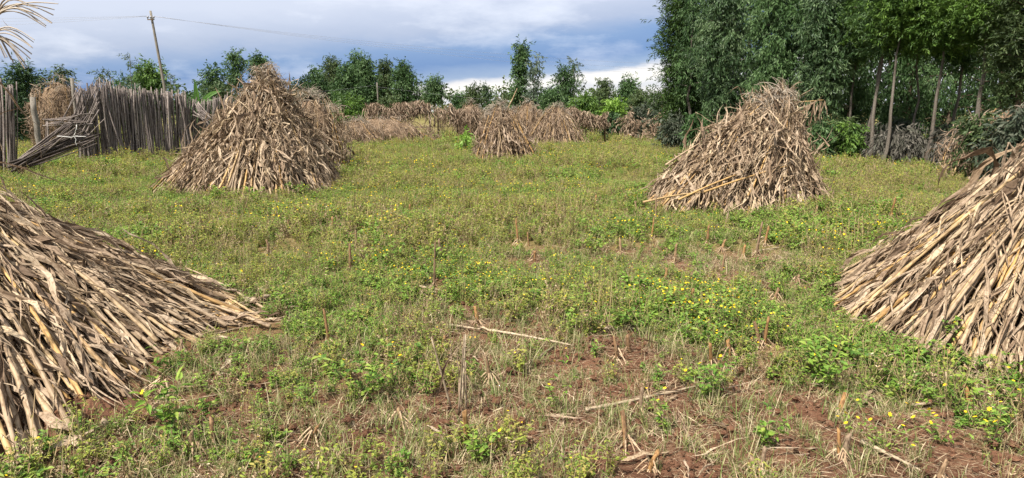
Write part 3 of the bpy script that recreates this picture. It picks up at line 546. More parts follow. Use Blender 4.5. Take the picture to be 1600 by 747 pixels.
# ------------------------------------------------------------------ maize pieces: leaves, canes, tassels
def maize_leaf(rng, Ln, w_, kind, n=9):
    s = np.linspace(0, 1, n + 1)
    ph0, kp = {'lay': (2, -5), 'wave': (6, -14), 'hang': (-8, -50), 'arch': (55, -140), 'curl': (4, 120), 'hook': (70, -230)}[kind]
    ph = np.radians(ph0 + rng.normal() * 5 + kp * rng.uniform(.6, 1.2) * s + rng.uniform(6, 16) * np.sin(s * rng.uniform(6, 15) + rng.uniform(0, 6)) + rng.normal(size=n + 1) * 7)
    if kind in ('arch', 'hook') and rng.random() < .6:            # snapped: one sharp bend
        ph = np.radians(np.where(s < rng.uniform(.3, .55), ph0, ph0 + kp) + rng.normal(size=n + 1) * 9)
    ps = np.radians(np.cumsum(rng.normal(size=n + 1) * 7) + rng.normal() * 12 * s)
    st = np.stack([np.cos(ph) * np.cos(ps), np.sin(ps) * np.cos(ph), np.sin(ph)], -1) * (Ln / n)
    P = np.concatenate([[[0, 0, 0]], np.cumsum(st[:-1], 0)])
    T = nrm(st); side = nrm(np.cross(np.broadcast_to([0, 0, 1.], T.shape), T) + 1e-6); up = np.cross(T, side)
    th = np.radians(rng.normal() * 28 + rng.normal() * 80 * s + np.cumsum(rng.normal(size=n + 1) * 13))[:, None]
    cx = side * np.cos(th) + up * np.sin(th); cz = -side * np.sin(th) + up * np.cos(th)
    wd = (w_ * np.minimum(1, .35 + 3 * s) * (1 - .97 * s ** rng.uniform(1.6, 4)) * rng.uniform(.62, 1.2, n + 1))[:, None] * .5
    fold = rng.uniform(.15, 1.6); ruf = rng.normal(size=(n + 1, 2, 1)) * .6
    nw = 1 / np.sqrt(1 + .5 * fold * fold)
    Vt = np.stack([P + cx * wd * nw + cz * wd * (fold + ruf[:, 0]), P, P - cx * wd * nw + cz * wd * (fold * rng.uniform(.2, 1) + ruf[:, 1])], 1)
    i = np.arange(n)[:, None] * 3; j = np.arange(2)[None]
    Q = np.stack([i + j, i + j + 1, i + j + 4, i + j + 3], -1).reshape(-1, 4)
    D = np.zeros((n + 1, 3, 3)); D[..., 0] = (s * Ln)[:, None] * 1.; D[..., 1] = [0, .5, 1]
    return Vt.reshape(-1, 3), Q, D.reshape(-1, 3)
rng = np.random.default_rng(9)
LKIND = ['lay'] * 18 + ['wave'] * 16 + ['hang'] * 7 + ['arch'] * 7 + ['curl'] * 5 + ['hook'] * 5
LEAF = []
for kd in LKIND:
    V, Q, D = maize_leaf(rng, 1.0 * rng.uniform(.75, 1.15), rng.choice([.018, .026, .034, .044, .056, .072]) * rng.uniform(.85, 1.2), kd); D[:, 2] = rng.random(); LEAF.append((V, Q, D, kd))
LEAFLO = []                                           # the same leaves with fewer folds, for heaps far off
for kd in LKIND:
    V, Q, D = maize_leaf(rng, 1.0 * rng.uniform(.75, 1.15), rng.uniform(.03, .06), kd, 5); D[:, 2] = rng.random(); LEAFLO.append((V, Q, D, kd))
def leafmesh(i, mat, cache={}):
    if (i, mat.name) not in cache:
        a = Acc(); a.add(*LEAF[i][:3]); cache[(i, mat.name)] = a.mesh('leaf', mat, False)
    return cache[(i, mat.name)]
KIDX = {k: [i for i, q in enumerate(LKIND) if q == k] for k in set(LKIND)}
def cane(rng, Ln=1.0):                               # unit cane: thick end at the origin, joints along it
    z = [0]; r = []
    nj = 8; ks = []
    for j in range(nj):
        a = j / nj; ks += [a + .0, a + .035, a + .085]
    ks = np.array(ks + [1.0]); base = .0165 * (1 - .55 * ks)
    bump = np.array([1.28, 1.05, .97] * nj + [.8]); P = np.stack([ks, np.sin(ks * 3.1) * rng.normal() * .03 + np.cumsum(rng.normal(size=len(ks)) * .0015), np.sin(ks * 3.1) * rng.normal() * .02], -1)
    return tube(P, base * bump, 6, rng.random())
CANE = []; CANELO = []
for i in range(10):
    CANE.append(cane(rng)); k = np.linspace(0, 1, 9); CANELO.append(tube(np.stack([k, np.sin(k * 3.1) * rng.normal() * .03, np.sin(k * 3.1) * rng.normal() * .02], -1), .0165 * (1 - .55 * k) * np.array([1.2, .97] * 4 + [.9]), 5, rng.random(), False))
def canemesh(i, mat=None, cache={}):
    mat = mat or M_CANE
    if (i, mat.name) not in cache: a = Acc(); a.add(*CANE[i]); cache[(i, mat.name)] = a.mesh('stalk', mat)
    return cache[(i, mat.name)]
def tassel_geo(rng, Ln=.36, n=13):
    a = Acc(); k = np.linspace(0, 1, 6)
    for i in range(n):
        az = rng.uniform(0, 6.28); sp = rng.uniform(.15, .8) if i else 0; l = Ln * rng.uniform(.6, 1) * (1.15 if i == 0 else 1)
        s0 = rng.uniform(0, .35) * Ln; el_ = 1.2 - sp - 1.9 * k * rng.uniform(.5, 1.2)
        st = np.stack([np.cos(el_) * math.cos(az), np.cos(el_) * math.sin(az), np.sin(el_)], -1) * l / 5
        P = np.concatenate([[[0, 0, s0]], np.array([0, 0, s0]) + np.cumsum(st[:-1], 0)])
        add_tube(a, P, np.linspace(.0055, .003, 6) * rng.uniform(.8, 1.3, 6), 4, rng.random(), cap=False)
    add_tube(a, [[0, 0, -.15], [0, 0, Ln * .4]], .005, 5, .5)
    return a
TASS = [tassel_geo(rng) for _ in range(5)]
TASSM = [t.mesh('tassel', M_TASSEL) for t in TASS]

def frames(t, n):
    t = nrm(t); n = nrm(n - t * np.sum(n * t, -1, keepdims=True)); b = np.cross(n, t)
    return np.stack([t, b, n], -1)                   # columns
FOOT = []; CLEAR = []
CAMP = np.array([0, 0, CAM_H])
def stook(name, label, cx, cy, H, Rb, apex=(0, 0), p=1.1, rtop=.22, bumps=(), ncane=60, nleaf=1500, ocane=60, oleaf=260, lsc=.55, mat=None, seed=0, ntas=14, group=None, cat='stook', wsc=1., messy=1., toe=.12, canes_up=True, kinds=None, leaf_t=.85, back=.55, extra=None, sheath=0, pdir=0.):
    rng = np.random.default_rng(seed); mat = mat or M_DRY
    z0 = float(gh(cx, cy)); o = thing(name, label, cat, (cx, cy, z0), group); org = np.array([cx, cy, z0])
    FOOT.append((cx, cy, Rb, bumps))
    ph = rng.uniform(0, 6.28, 4)
    def Rf(a):
        r = 1 + .06 * np.sin(3 * a + ph[0]) + .05 * np.sin(5 * a + ph[1]) + .035 * np.sin(9 * a + ph[2])
        for (ba, amp, wd) in bumps:
            dlt = (a - R_(ba) + math.pi) % (2 * math.pi) - math.pi; r = r + amp * np.exp(-(dlt / R_(wd)) ** 2)
        return Rb * r
    def S(a, t, sc=1.):
        t = np.clip(t, 0, 1); tt = 1 - t
        rho = (Rf(a) * tt ** (p + pdir * np.cos(a)) + rtop * np.sqrt(np.clip(tt * 3, 0, 1)) * (1 - tt ** 3)) * sc
        lump = 1 + (.05 * np.sin(4 * a + 7 * t + ph[3]) + .05 * np.sin(7 * a - 11 * t + ph[0]) + .04 * np.sin(11 * a + 17 * t + ph[1])) * np.minimum(1, t * 4) * (.35 if sheath > 3 else 1)
        return np.stack([np.cos(a) * rho * lump + apex[0] * t, np.sin(a) * rho * lump + apex[1] * t, H * t * (1 - .03 * (1 - sc)) - (1 - sc) * .12], -1)
    def frame_at(a, t):
        e = .02; P = S(a, t); dn = S(a, t - e) - S(a, t + e); da = S(a + e, t) - S(a - e, t)
        n = nrm(np.cross(da, -dn) + 1e-9); dn = nrm(dn); return P, dn, n
    # packed inside
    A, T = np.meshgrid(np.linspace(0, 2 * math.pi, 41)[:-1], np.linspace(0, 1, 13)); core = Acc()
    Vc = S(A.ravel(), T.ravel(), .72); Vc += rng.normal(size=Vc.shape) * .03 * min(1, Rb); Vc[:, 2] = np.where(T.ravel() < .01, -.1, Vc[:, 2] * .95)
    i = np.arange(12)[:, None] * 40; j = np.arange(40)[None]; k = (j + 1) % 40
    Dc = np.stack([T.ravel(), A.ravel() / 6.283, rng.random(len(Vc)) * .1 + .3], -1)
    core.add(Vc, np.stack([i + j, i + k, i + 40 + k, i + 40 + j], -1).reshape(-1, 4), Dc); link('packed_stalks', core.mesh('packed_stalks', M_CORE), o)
    # canes from the foot up towards the top
    tocam = math.atan2(-cy, -cx)
    def angles(n):
        a = rng.uniform(0, 2 * math.pi, n); dl = np.abs((a - tocam + math.pi) % (2 * math.pi) - math.pi)
        flip = (dl > math.pi * .62) & (rng.random(n) > back); a[flip] = tocam + rng.uniform(-1.9, 1.9, flip.sum()); return a
    st = Acc()
    a0 = angles(ncane); t0 = rng.uniform(-.02, .10, ncane); t1 = np.clip(t0 + rng.uniform(.55, .95, ncane), 0, .97); a1 = a0 + rng.normal(size=ncane) * .16 * messy
    A_, dA, nA = frame_at(a0, t0); B_, dB, nB = frame_at(a1, t1)
    A_ += -dA * 0 + dA * rng.uniform(0, .14, ncane)[:, None]; A_[:, 2] = np.maximum(A_[:, 2], .02)
    offs = rng.uniform(-.10, .035 + .02 * (sheath > 3), ncane)[:, None]; A_ = A_ + nA * offs; B_ = B_ + nB * offs
    ln = np.linalg.norm(B_ - A_, axis=1); Mx = frames(B_ - A_, nA + nB); roll = rng.uniform(0, 6.28, ncane)
    vis = np.argsort(-(np.sum((CAMP - org - (A_ + B_) / 2) * nA, -1) / np.linalg.norm(CAMP - org - A_, axis=1) + offs[:, 0] * 6))
    rk = np.empty(ncane, int); rk[vis] = np.arange(ncane)
    for q in range(ncane):
        c, s_ = math.cos(roll[q]), math.sin(roll[q]); Rx = np.array([[1, 0, 0], [0, c, -s_], [0, s_, c]]); fat = rng.uniform(.8, 1.15) * wsc
        m3 = Mx[q] @ Rx @ np.diag([ln[q], fat, fat]); ci = rng.integers(10)
        if rk[q] < ocane:
            ob = link('stalk', canemesh(ci), o); m4 = np.eye(4); m4[:3, :3] = m3; m4[:3, 3] = A_[q]; ob.matrix_basis = Matrix(m4.tolist())
        else:
            V, Q, D, T3 = CANELO[ci]; D = D.copy(); D[:, 2] = rng.random(); st.add(V @ m3.T + A_[q], Q, D, T3)
    if st.n: link('stalk_mass', st.mesh('stalk_mass', M_CANE), o, kind='stuff')
    # leaves over it
    a = angles(nleaf); t = 1 - np.sqrt(rng.random(nleaf)) * 1.0; t = np.where(rng.random(nleaf) < .25, rng.uniform(.3, 1, nleaf), t) * leaf_t + (1 - leaf_t) * rng.random(nleaf)
    t = np.clip(t, .0, .985)
    P, dn, n = frame_at(a, t)
    ang = rng.normal(size=nleaf) * .42 * messy * (.40 + 1.0 * t); upw = rng.random(nleaf) < (.25 if sheath > 3 else .42); ang = np.where(upw, ang + math.pi, ang)[:, None]
    sd_ = np.cross(n, dn); dirs = dn * np.cos(ang) + sd_ * np.sin(ang)
    off = (.05 - .24 * rng.random(nleaf) ** 1.2)[:, None] * min(1, Rb + .2); P = P + n * off
    if sheath:                                        # leaves still clasping their canes
        w3 = np.repeat(np.nonzero(offs[:, 0] > -.07)[0], sheath); f3 = rng.uniform(.02, .9, len(w3))[:, None]; m_ = len(w3)
        P = np.concatenate([P, A_[w3] * (1 - f3) + B_[w3] * f3 + nA[w3] * rng.uniform(.004, .022, m_)[:, None]]); n = np.concatenate([n, nrm(nA[w3] + nB[w3])])
        dirs = np.concatenate([dirs, nrm(nrm(B_ - A_)[w3] * rng.choice([1, 1, -1], m_)[:, None] + rng.normal(size=(m_, 3)) * .10)]); off = np.concatenate([off, offs[w3] + .015]); t = np.concatenate([t, t0[w3] + (t1 - t0)[w3] * f3[:, 0]]); nleaf += m_
    tilt = rng.normal(size=nleaf)[:, None] * (.04 if sheath > 3 else .10); nn = nrm(n + dirs * tilt); Fm = frames(dirs, nn)
    sc = lsc * rng.uniform(.55, 1.3, nleaf) * np.where(t > .75, .8, 1) * np.where(rng.random(nleaf) < .2, .5, 1)
    room = np.maximum(.12, P[:, 2] / np.maximum(.15, -dirs[:, 2])); sc = np.where(dirs[:, 2] > .2, np.minimum(sc, (1.03 - t) * H / np.maximum(.2, dirs[:, 2]) + .10), sc); sc = np.where(dirs[:, 2] < -.15, np.minimum(sc, room * 1.05 + .12), sc)
    pk = kinds or {'lay': .40, 'wave': .34, 'hang': .12, 'arch': .06, 'curl': .05, 'hook': .03}
    kn = rng.choice(list(pk), nleaf, p=np.array(list(pk.values())) / sum(pk.values()))
    kn = np.where((t > .8) & (rng.random(nleaf) < (.05 if sheath > 3 else .2)), rng.choice(['arch', 'hook', 'hang', 'curl'], nleaf), kn)
    li = np.array([rng.choice(KIDX[q]) for q in kn])
    score = np.sum((CAMP - org - P) * n, -1) / np.linalg.norm(CAMP - org - P, axis=1) + off[:, 0] * 9 + sc * .8
    rk = np.empty(nleaf, int); rk[np.argsort(-score)] = np.arange(nleaf); mass = Acc()
    for q in range(nleaf):
        V, Q, D, _ = (LEAFLO if mat is M_DRYFAR and rk[q] >= oleaf else LEAF)[li[q]]; ws_ = rng.uniform(.75, 1.2) * wsc / max(.35, sc[q]) * .60
        m3 = Fm[q] @ np.diag([sc[q], sc[q] * ws_, sc[q]])
        if rk[q] < oleaf:
            ob = link('leaf', leafmesh(li[q], mat), o); m4 = np.eye(4); m4[:3, :3] = m3; m4[:3, 3] = P[q]; ob.matrix_basis = Matrix(m4.tolist())
        else:
            D = D.copy(); D[:, 2] = rng.random(); W = V @ m3.T + P[q]; W[:, 2] = np.maximum(W[:, 2], -.03); mass.add(W, Q, D)
    # loose pieces round the foot
    for q in range(int(nleaf * toe)):
        aa = rng.uniform(0, 6.28); rr = Rf(np.array(aa)) * rng.uniform(.85, 1.28); x, y = math.cos(aa) * rr, math.sin(aa) * rr
        V, Q, D, _ = LEAF[rng.choice(KIDX[rng.choice(['lay', 'wave'])])]; D = D.copy(); D[:, 2] = rng.random(); s_ = lsc * rng.uniform(.4, 1)
        th = aa + rng.normal() * .8; m3 = np.array([[math.cos(th), -math.sin(th), 0], [math.sin(th), math.cos(th), 0], [0, 0, 1]]) * s_
        W = V @ m3.T; W[:, 2] = np.abs(W[:, 2]) * .35; W += np.array([x, y, float(gh(cx + x, cy + y)) - z0 + .015]); mass.add(W, Q, D)
    link('leaf_mass', mass.mesh('leaf_mass', mat, False), o, kind='stuff')
    for q in range(ntas):
        aa = rng.uniform(0, 6.28); tt = rng.uniform(.72, 1.0); P1, d1, n1_ = frame_at(np.array(aa), np.array(tt)); up = nrm(-d1 * .6 + n1_ * rng.uniform(.2, .9) + rng.normal(size=3) * .25)
        F = frames(np.array([up]), np.array([[rng.normal(), rng.normal(), .3]]))[0]; F = np.stack([F[:, 1], F[:, 2], F[:, 0]], -1) * rng.uniform(.7, 1.2)
        ob = link('tassel', TASSM[rng.integers(5)], o); m4 = np.eye(4); m4[:3, :3] = F; m4[:3, 3] = P1; ob.matrix_basis = Matrix(m4.tolist())
    if extra: extra(o, org, rng, S)
    return o
def place_leaf(par, name, P, direction, normal, s, kind, rng, wide=1., mat=None):
    F = frames(np.array([direction], float), np.array([normal], float))[0] * s; F[:, 1] *= wide
    ob = link(name, leafmesh(int(rng.choice(KIDX[kind])), mat or M_DRY), par); m4 = np.eye(4); m4[:3, :3] = F; m4[:3, 3] = np.array(P) - np.array(par.location); ob.matrix_basis = Matrix(m4.tolist()); return ob
def place_cane(par, A, B, fat=1., mat=None):
    A = np.array(A, float); B = np.array(B, float); F = frames(np.array([B - A]), np.array([[.1, .2, 1.]]))[0] @ np.diag([np.linalg.norm(B - A), fat, fat])
    ob = link('stalk', canemesh(int(np.random.default_rng(int(abs(A[0] * 1000)) % 99)  .integers(10)), mat), par); m4 = np.eye(4); m4[:3, :3] = F; m4[:3, 3] = A - np.array(par.location); ob.matrix_basis = Matrix(m4.tolist())

GK = 'dried maize stooks in the field'
pA = pix(408, 298)
stook('maize_stook', 'tallest broad stook with a long toe of stalks, in front of the fence', pA.x, pA.y, 2.42, 1.50, (.28, .1), 1.34, .13, [(195, .42, 26), (325, .22, 30)], ncane=230, nleaf=3900, ocane=110, oleaf=295, lsc=.80, seed=31, ntas=18, group=GK, wsc=1.2, messy=1.3, sheath=3, kinds={'lay': .5, 'wave': .32, 'hang': .08, 'arch': .05, 'curl': .03, 'hook': .02})
p_ = pix(490, 268)
stook('maize_stook', 'shaggy round stook pressed against the back of the tallest one', p_.x, p_.y, 2.16, .92, (.0, 0), .62, .36, [], ncane=40, nleaf=1000, ocane=20, oleaf=90, lsc=.5, seed=32, ntas=30, group=GK)
pB = pix(1160, 325)
def extraB(o, org, rng, S):
    for q in range(7):
        A = at(1254 + rng.uniform(-6, 9), 300, pB.y - .1); A.z = max(.3, A.z); place_cane(o, (A.x, A.y + rng.normal() * .06, .35), at(1256 + rng.uniform(-5, 7), 205 + rng.uniform(0, 14), pB.y - .1), 1.3)
    T = at(1245, 158, pB.y)
    place_cane(o, (T.x - .3, T.y, T.z - .03), (T.x + .42, T.y - .05, T.z + .02), .6)
    for q in range(16):
        P = np.array([T.x + rng.uniform(.1, .46), T.y - .03 + rng.normal() * .04, T.z + rng.normal() * .02]); place_leaf(o, 'leaf', P, (rng.normal() * .25, rng.normal() * .25, -1), (rng.normal(), -1, 0), rng.uniform(.3, .6), 'wave', rng, .8)
    for (pa, pb) in (((1100, 300), (1235, 258)), ((1060, 312), (1180, 262)), ((1005, 316), (1100, 300)), ((1040, 258), (1110, 214))):
        A = at(pa[0], pa[1], pB.y - 1.15 if pa[1] > 290 else pB.y - .2); B = at(pb[0], pb[1], pB.y - .75 if pa[1] > 290 else pB.y); place_cane(o, A, B, 1.1)
stook('maize_stook', 'pale leaning stook with an upright right side in front of the tall trees', pB.x, pB.y, 1.94, 1.18, (.60, .05), 1.18, .16, [(178, .36, 32), (0, -.16, 45)], ncane=270, nleaf=3500, ocane=140, oleaf=290, lsc=.74, seed=33, ntas=16, group=GK, messy=1.2, wsc=1.2, sheath=3, kinds={'lay': .55, 'wave': .3, 'hang': .07, 'arch': .04, 'curl': .02, 'hook': .02}, pdir=.42, extra=extraB)
def extraC(o, org, rng, S):                           # tail of stalks and leaves running out along the ground
    for (cx_, cy_) in ((345, 478), (375, 495), (410, 508), (330, 505)):
        c_ = pix(cx_, cy_); CLEAR.append((c_.x, c_.y, .2))
    for q in range(11):
        A = pix(rng.uniform(250, 320), rng.uniform(452, 500)); B = pix(rng.uniform(350, 425), rng.uniform(482, 520)); A.z = .14 + rng.random() * .08; B.z = float(gh(B.x, B.y)) + .03
        place_cane(o, B, A, rng.uniform(.6, .9))
    for q in range(40):
        P = pix(rng.uniform(300, 425), rng.uniform(470, 525)); P.z = float(gh(P.x, P.y)) + .03 + rng.random() * .05; th = rng.normal() * .6 - .35
        place_leaf(o, 'leaf', P, (math.cos(th), math.sin(th), .0), (rng.normal() * .2, rng.normal() * .2, 1), rng.uniform(.2, .5), rng.choice(['lay', 'wave']), rng, .8)
stook('maize_stook', 'nearest collapsed pile of canes and broad leaves at the left photo edge', -4.0, 4.70, 1.08, 2.0, (-.05, .1), 1.25, .20, [(304, .26, 30), (350, -.14, 20), (14, -.02, 14), (58, -.30, 38)], ncane=330, nleaf=3900, ocane=190, oleaf=258, lsc=.70, seed=34, ntas=3, group=GK, wsc=.9, messy=.7, sheath=5, kinds={'lay': .80, 'wave': .17, 'hang': .03}, toe=.05, leaf_t=.9, back=.25, extra=extraC)
def extraD(o, org, rng, S):
    for (px, py, dx, dz, s, kd, wd) in ((1545, 262, -1, .9, .75, 'hook', 1.0), (1590, 235, .6, 1., .7, 'hook', 1.0), (1575, 240, -.7, 1., .6, 'hook', 1.2), (1560, 262, .3, 1, .6, 'arch', 1.2), (1600, 240, -.4, 1.2, .7, 'arch', 1.), (1550, 290, -1, .5, .4, 'hook', 1.1)):
        P = at(px, py + 14, 5.05); place_leaf(o, 'leaf', P, (dx, -.2, .15), (0, -.4, 1), s, kd, rng, wd)
stook('maize_stook', 'nearest sloping pile of pale canes at the right photo edge', 4.25, 5.22, 1.52, 1.45, (.05, .0), 1.5, .14, [(195, .16, 40), (240, .16, 30)], ncane=300, nleaf=3600, ocane=180, oleaf=298, lsc=.68, seed=35, ntas=2, group=GK, wsc=.9, messy=.7, sheath=5, kinds={'lay': .80, 'wave': .17, 'hang': .03}, toe=.05, leaf_t=.9, back=.25, extra=extraD)
# far ones
GF = 'far maize stooks'
fk = dict(ocane=8, oleaf=60, lsc=.52, group=GF, mat=M_DRYFAR, wsc=1.25)
p_ = pix(783, 250)
def extraF(o, org, rng, S):
    place_cane(o, at(786, 185, p_.y), at(808, 138, p_.y), 1.6)
    place_leaf(o, 'leaf', at(788, 176, p_.y), (.3, 0, 1), (-1, 0, .2), .6, 'lay', rng, 1.)
stook('maize_stook', 'ragged stook with hollow base and one stalk poking up, middle of the field', p_.x, p_.y, 1.86, .98, (0, 0), .85, .24, [(320, .5, 25)], ncane=50, nleaf=1100, ntas=16, seed=36, messy=1.5, extra=extraF, toe=.25, **fk)
p_ = pix(868, 227.5)
stook('maize_stook', 'neat conical stook behind the ragged one', p_.x, p_.y, 1.95, 1.55, (0, 0), 1.0, .3, [], ncane=70, nleaf=1100, ntas=10, seed=37, **fk)
p_ = pix(615, 222)
stook('maize_stook', 'low wide heap of dry stalks right of the shaggy round stook', p_.x - .3, p_.y - 1, 1.35, 2.3, (-.2, 0), .6, .8, [(180, .25, 30), (0, .2, 30)], ncane=60, nleaf=1500, ntas=10, seed=38, messy=1.6, **fk)
p_ = pix(560, 228)
stook('maize_stook', 'small spreading heap between the shaggy stook and the low wide heap', p_.x, p_.y, 1.25, 1.3, (0, 0), .75, .4, [], ncane=40, nleaf=800, ntas=6, seed=39, messy=1.5, **fk)
p_ = at(824, 216, 36)
stook('maize_stook', 'pointed stook between the ragged one and the neat conical one', p_.x, 36, 2.2, 1.1, (0, 0), .7, .3, [], ncane=40, nleaf=800, ntas=8, seed=40, **fk)
p_ = at(94, 200, 27)
stook('maize_stook', 'brown rounded stook standing behind the broken fence end', p_.x, 27, 2.9, .85, (.1, 0), .5, .5, [], ncane=40, nleaf=1300, ntas=10, seed=41, messy=1.6, **fk)
p_ = at(735, 210, 41)
stook('maize_stook', 'narrow peaked stook at the far end, between the hanging stalks', p_.x, 41, 2.25, .8, (0, 0), .6, .3, [], ncane=30, nleaf=600, ntas=6, seed=42, **fk)
p_ = at(1560, 190, 15.8)
stook('brush_heap', 'heap of brown dry stalks under the trees at the photo edge', p_.x, 15.8, 1.75, 1.1, (.2, 0), .6, .4, [], ncane=40, nleaf=700, ntas=6, seed=43, messy=2., ocane=8, oleaf=60, lsc=.5, group='brush under the trees', cat='heap', mat=M_DRYFAR)
p_ = at(8, 250, 9.5)
# stalks hung over rails at the far end of the field
def rack(label, px0, px1, d, ytop, drop, seed, n):
    rng = np.random.default_rng(seed); A = at(px0, ytop, d); B = at(px1, ytop, d); o = thing('fodder_rack', label, 'rack', (A.x, d, 0), 'stalks hung on rails at the far end')
    P = np.array([A.lerp(B, f) for f in np.linspace(0, 1, 7)]) - np.array([A.x, d, 0]); a = Acc(); add_tube(a, P - np.array([0, 0, .1]), .04, 6, .4); link('rail', a.mesh('rail', M_BARK), o)
    for f in (.03, .5, .97):
        q = np.array([np.interp(f, np.linspace(0, 1, 7), P[:, j]) for j in range(3)]); a = Acc(); add_tube(a, [[q[0], .06, -.1], [q[0], .06, q[2] * .5], [q[0], .06, q[2] - .08]], .045, 7, .6); link('post', a.mesh('post', M_BARK), o)
    m = Acc()
    for i in range(n):
        f = rng.random(); q = np.array([np.interp(f, np.linspace(0, 1, 7), P[:, j]) for j in range(3)]); bulge = .2 + 1.5 * vnoise(f * 6, .5, seed)
        V, Q, D, _ = LEAFLO[rng.choice(KIDX[rng.choice(['wave', 'hang', 'lay', 'arch'], p=[.4, .3, .15, .15])])]; D = D.copy(); D[:, 2] = rng.random(); s = rng.uniform(.35, .75)
        dirv = np.array([[rng.normal() * .35, rng.normal() * .5 - .2, -1]]); F = frames(dirv, np.array([[rng.normal() * .5, -1, .4]]))[0] * s; F[:, 1] *= 1.5
        zz = q[2] - .15 + .42 * bulge - rng.random() ** 1.4 * drop * (.4 + .6 * vnoise(f * 9, 3.5, seed))
        m.add(V @ F.T + np.array([q[0] + rng.normal() * .08, rng.normal() * .16 - .1, max(.25, zz)]), Q, D)
    link('hanging_leaves', m.mesh('hanging_leaves', M_DRYFAR), o, kind='stuff')
rack('dry stalks hung on a rail behind the low wide heap', 572, 674, 39, 168, 1.3, 51, 1300)
rack('dry stalks hung on a rail right of the gap, dark shade below', 682, 746, 39.5, 173, 1.3, 52, 900)
rack('dry stalks hung on a rail right of the neat conical stook', 884, 948, 36, 180, .95, 53, 800)
rack('dry stalks hung on a rail behind the ragged stook', 744, 884, 43, 176, 1.2, 54, 1200)

# tasselled stalk standing in the near left pile
def tall_stalk():
    rng = np.random.default_rng(61); b = np.array([-3.05, 3.35, float(gh(-3.05, 3.35))]); o = thing('maize_stalk', 'standing dry maize stalk with two drooping tassels, cut off by the photo edge', 'maize stalk', b)
    tops = [at(-6, 26, 3.35), at(-14, 62, 3.3)]
    for k_, tp in enumerate(tops):
        base = b + np.array([-.15 + .1 * k_, .05 * k_, 0]); kk = np.linspace(0, 1, 14)[:, None]; P = base * (1 - kk) + np.array(tp) * kk; P[:, 0] -= .10 * np.sin(kk[:, 0] * 3.1)
        a = Acc(); add_tube(a, P - b, np.linspace(.013, .004, 14) * np.where(np.arange(14) % 3 == 0, 1.25, 1), 7, .4); link('stalk', a.mesh('stalk', M_CANE), o)
        t = Acc()
        ends = [(86, 4), (84, 20), (80, 38), (72, 42), (60, 12), (66, 32), (50, 8)] if k_ == 0 else [(52, 75), (48, 88), (40, 96), (40, 104), (30, 90), (22, 98), (10, 92), (54, 66), (2, 84)]
        for (ex, ey) in ends:
            for rep in range(2):
                E = np.array(at(ex + rng.normal() * 3, ey + rng.normal() * 3, 3.35 + rng.normal() * .09)); k2 = np.linspace(0, 1, 9)[:, None]; S0 = np.array(tp)
                Q_ = S0 * (1 - k2) + E * k2; Q_[:, 2] += (.055 if k_ == 0 else .05) * np.sin(k2[:, 0] ** .8 * 3.1) * rng.uniform(.6, 1.3); add_tube(t, Q_ - b, np.linspace(.0032, .0022, 9) * rng.uniform(.8, 1.35, 9), 5, rng.random(), cap=False)
        link('tassel', t.mesh('tassel', M_TASSEL), o)
    for (px, py, dx, dz, s, kd) in ((4, 30, .35, -1, .12, 'lay'), (-8, 118, .5, -.8, .4, 'hang'), (-20, 230, .8, .2, .45, 'arch'), (-20, 250, .9, -.2, .5, 'hang'), (-10, 265, .8, .3, .35, 'hook'), (-25, 180, .4, -.6, .4, 'wave')):
        place_leaf(o, 'leaf', at(px, py, 3.4), (dx, 0, dz), (0, -1, .6), s, kd, rng, .6)
tall_stalk()

# ------------------------------------------------------------------ banana plant behind the fence
def banana():
    p = at(312, 200, 25.5); b = np.array([p.x, 25.5, 0]); o = thing('banana_plant', 'banana plant with upright bright leaves behind the sagging fence panel', 'plant', b)
    a = Acc(); add_tube(a, [[0, 0, -.1], [.02, 0, .8], [0, 0, 1.7], [0, 0, 2.1]], [.11, .1, .07, .03], 9, .3); link('trunk', a.mesh('trunk', M_OLIVE), o)
    for (tx, ty, wdt, bend) in ((304, 124, .20, .05), (346, 143, .17, .3), (322, 152, .14, -.2), (296, 152, .14, .2), (335, 158, .14, .3)):
        T = np.array(at(tx, ty, 25.4)) - b; S0 = np.array([0, 0, 1.75]); k = np.linspace(0, 1, 12); P = S0 + (T - S0) * k[:, None]; P[:, 2] += bend * np.sin(k * 3.1) * .5
        tn = nrm(np.gradient(P, axis=0)); sd = nrm(np.cross(tn, np.array([[.2, -1., .3]]))); w_ = wdt * .5 * np.sin(np.clip(k, .04, 1) ** .7 * math.pi * .97)[:, None] * np.random.default_rng(tx).uniform(.85, 1.1, (12, 1))
        up = np.cross(sd, tn); Vt = np.stack([P + sd * w_ + up * w_ * .3, P, P - sd * w_ + up * w_ * .3], 1); i = np.arange(11)[:, None] * 3; j = np.arange(2)[None]; D = np.zeros((12, 3, 3)); D[..., 0] = k[:, None]; D[..., 1] = [0, .5, 1]; D[..., 2] = .4
        lf = Acc(); lf.add(Vt, np.stack([i + j, i + j + 1, i + j + 4, i + j + 3], -1).reshape(-1, 4), D.reshape(-1, 3)); add_tube(lf, P, np.linspace(.02, .005, 12), 5, .9); link('leaf', lf.mesh('leaf', M_BANANA), o)
banana()

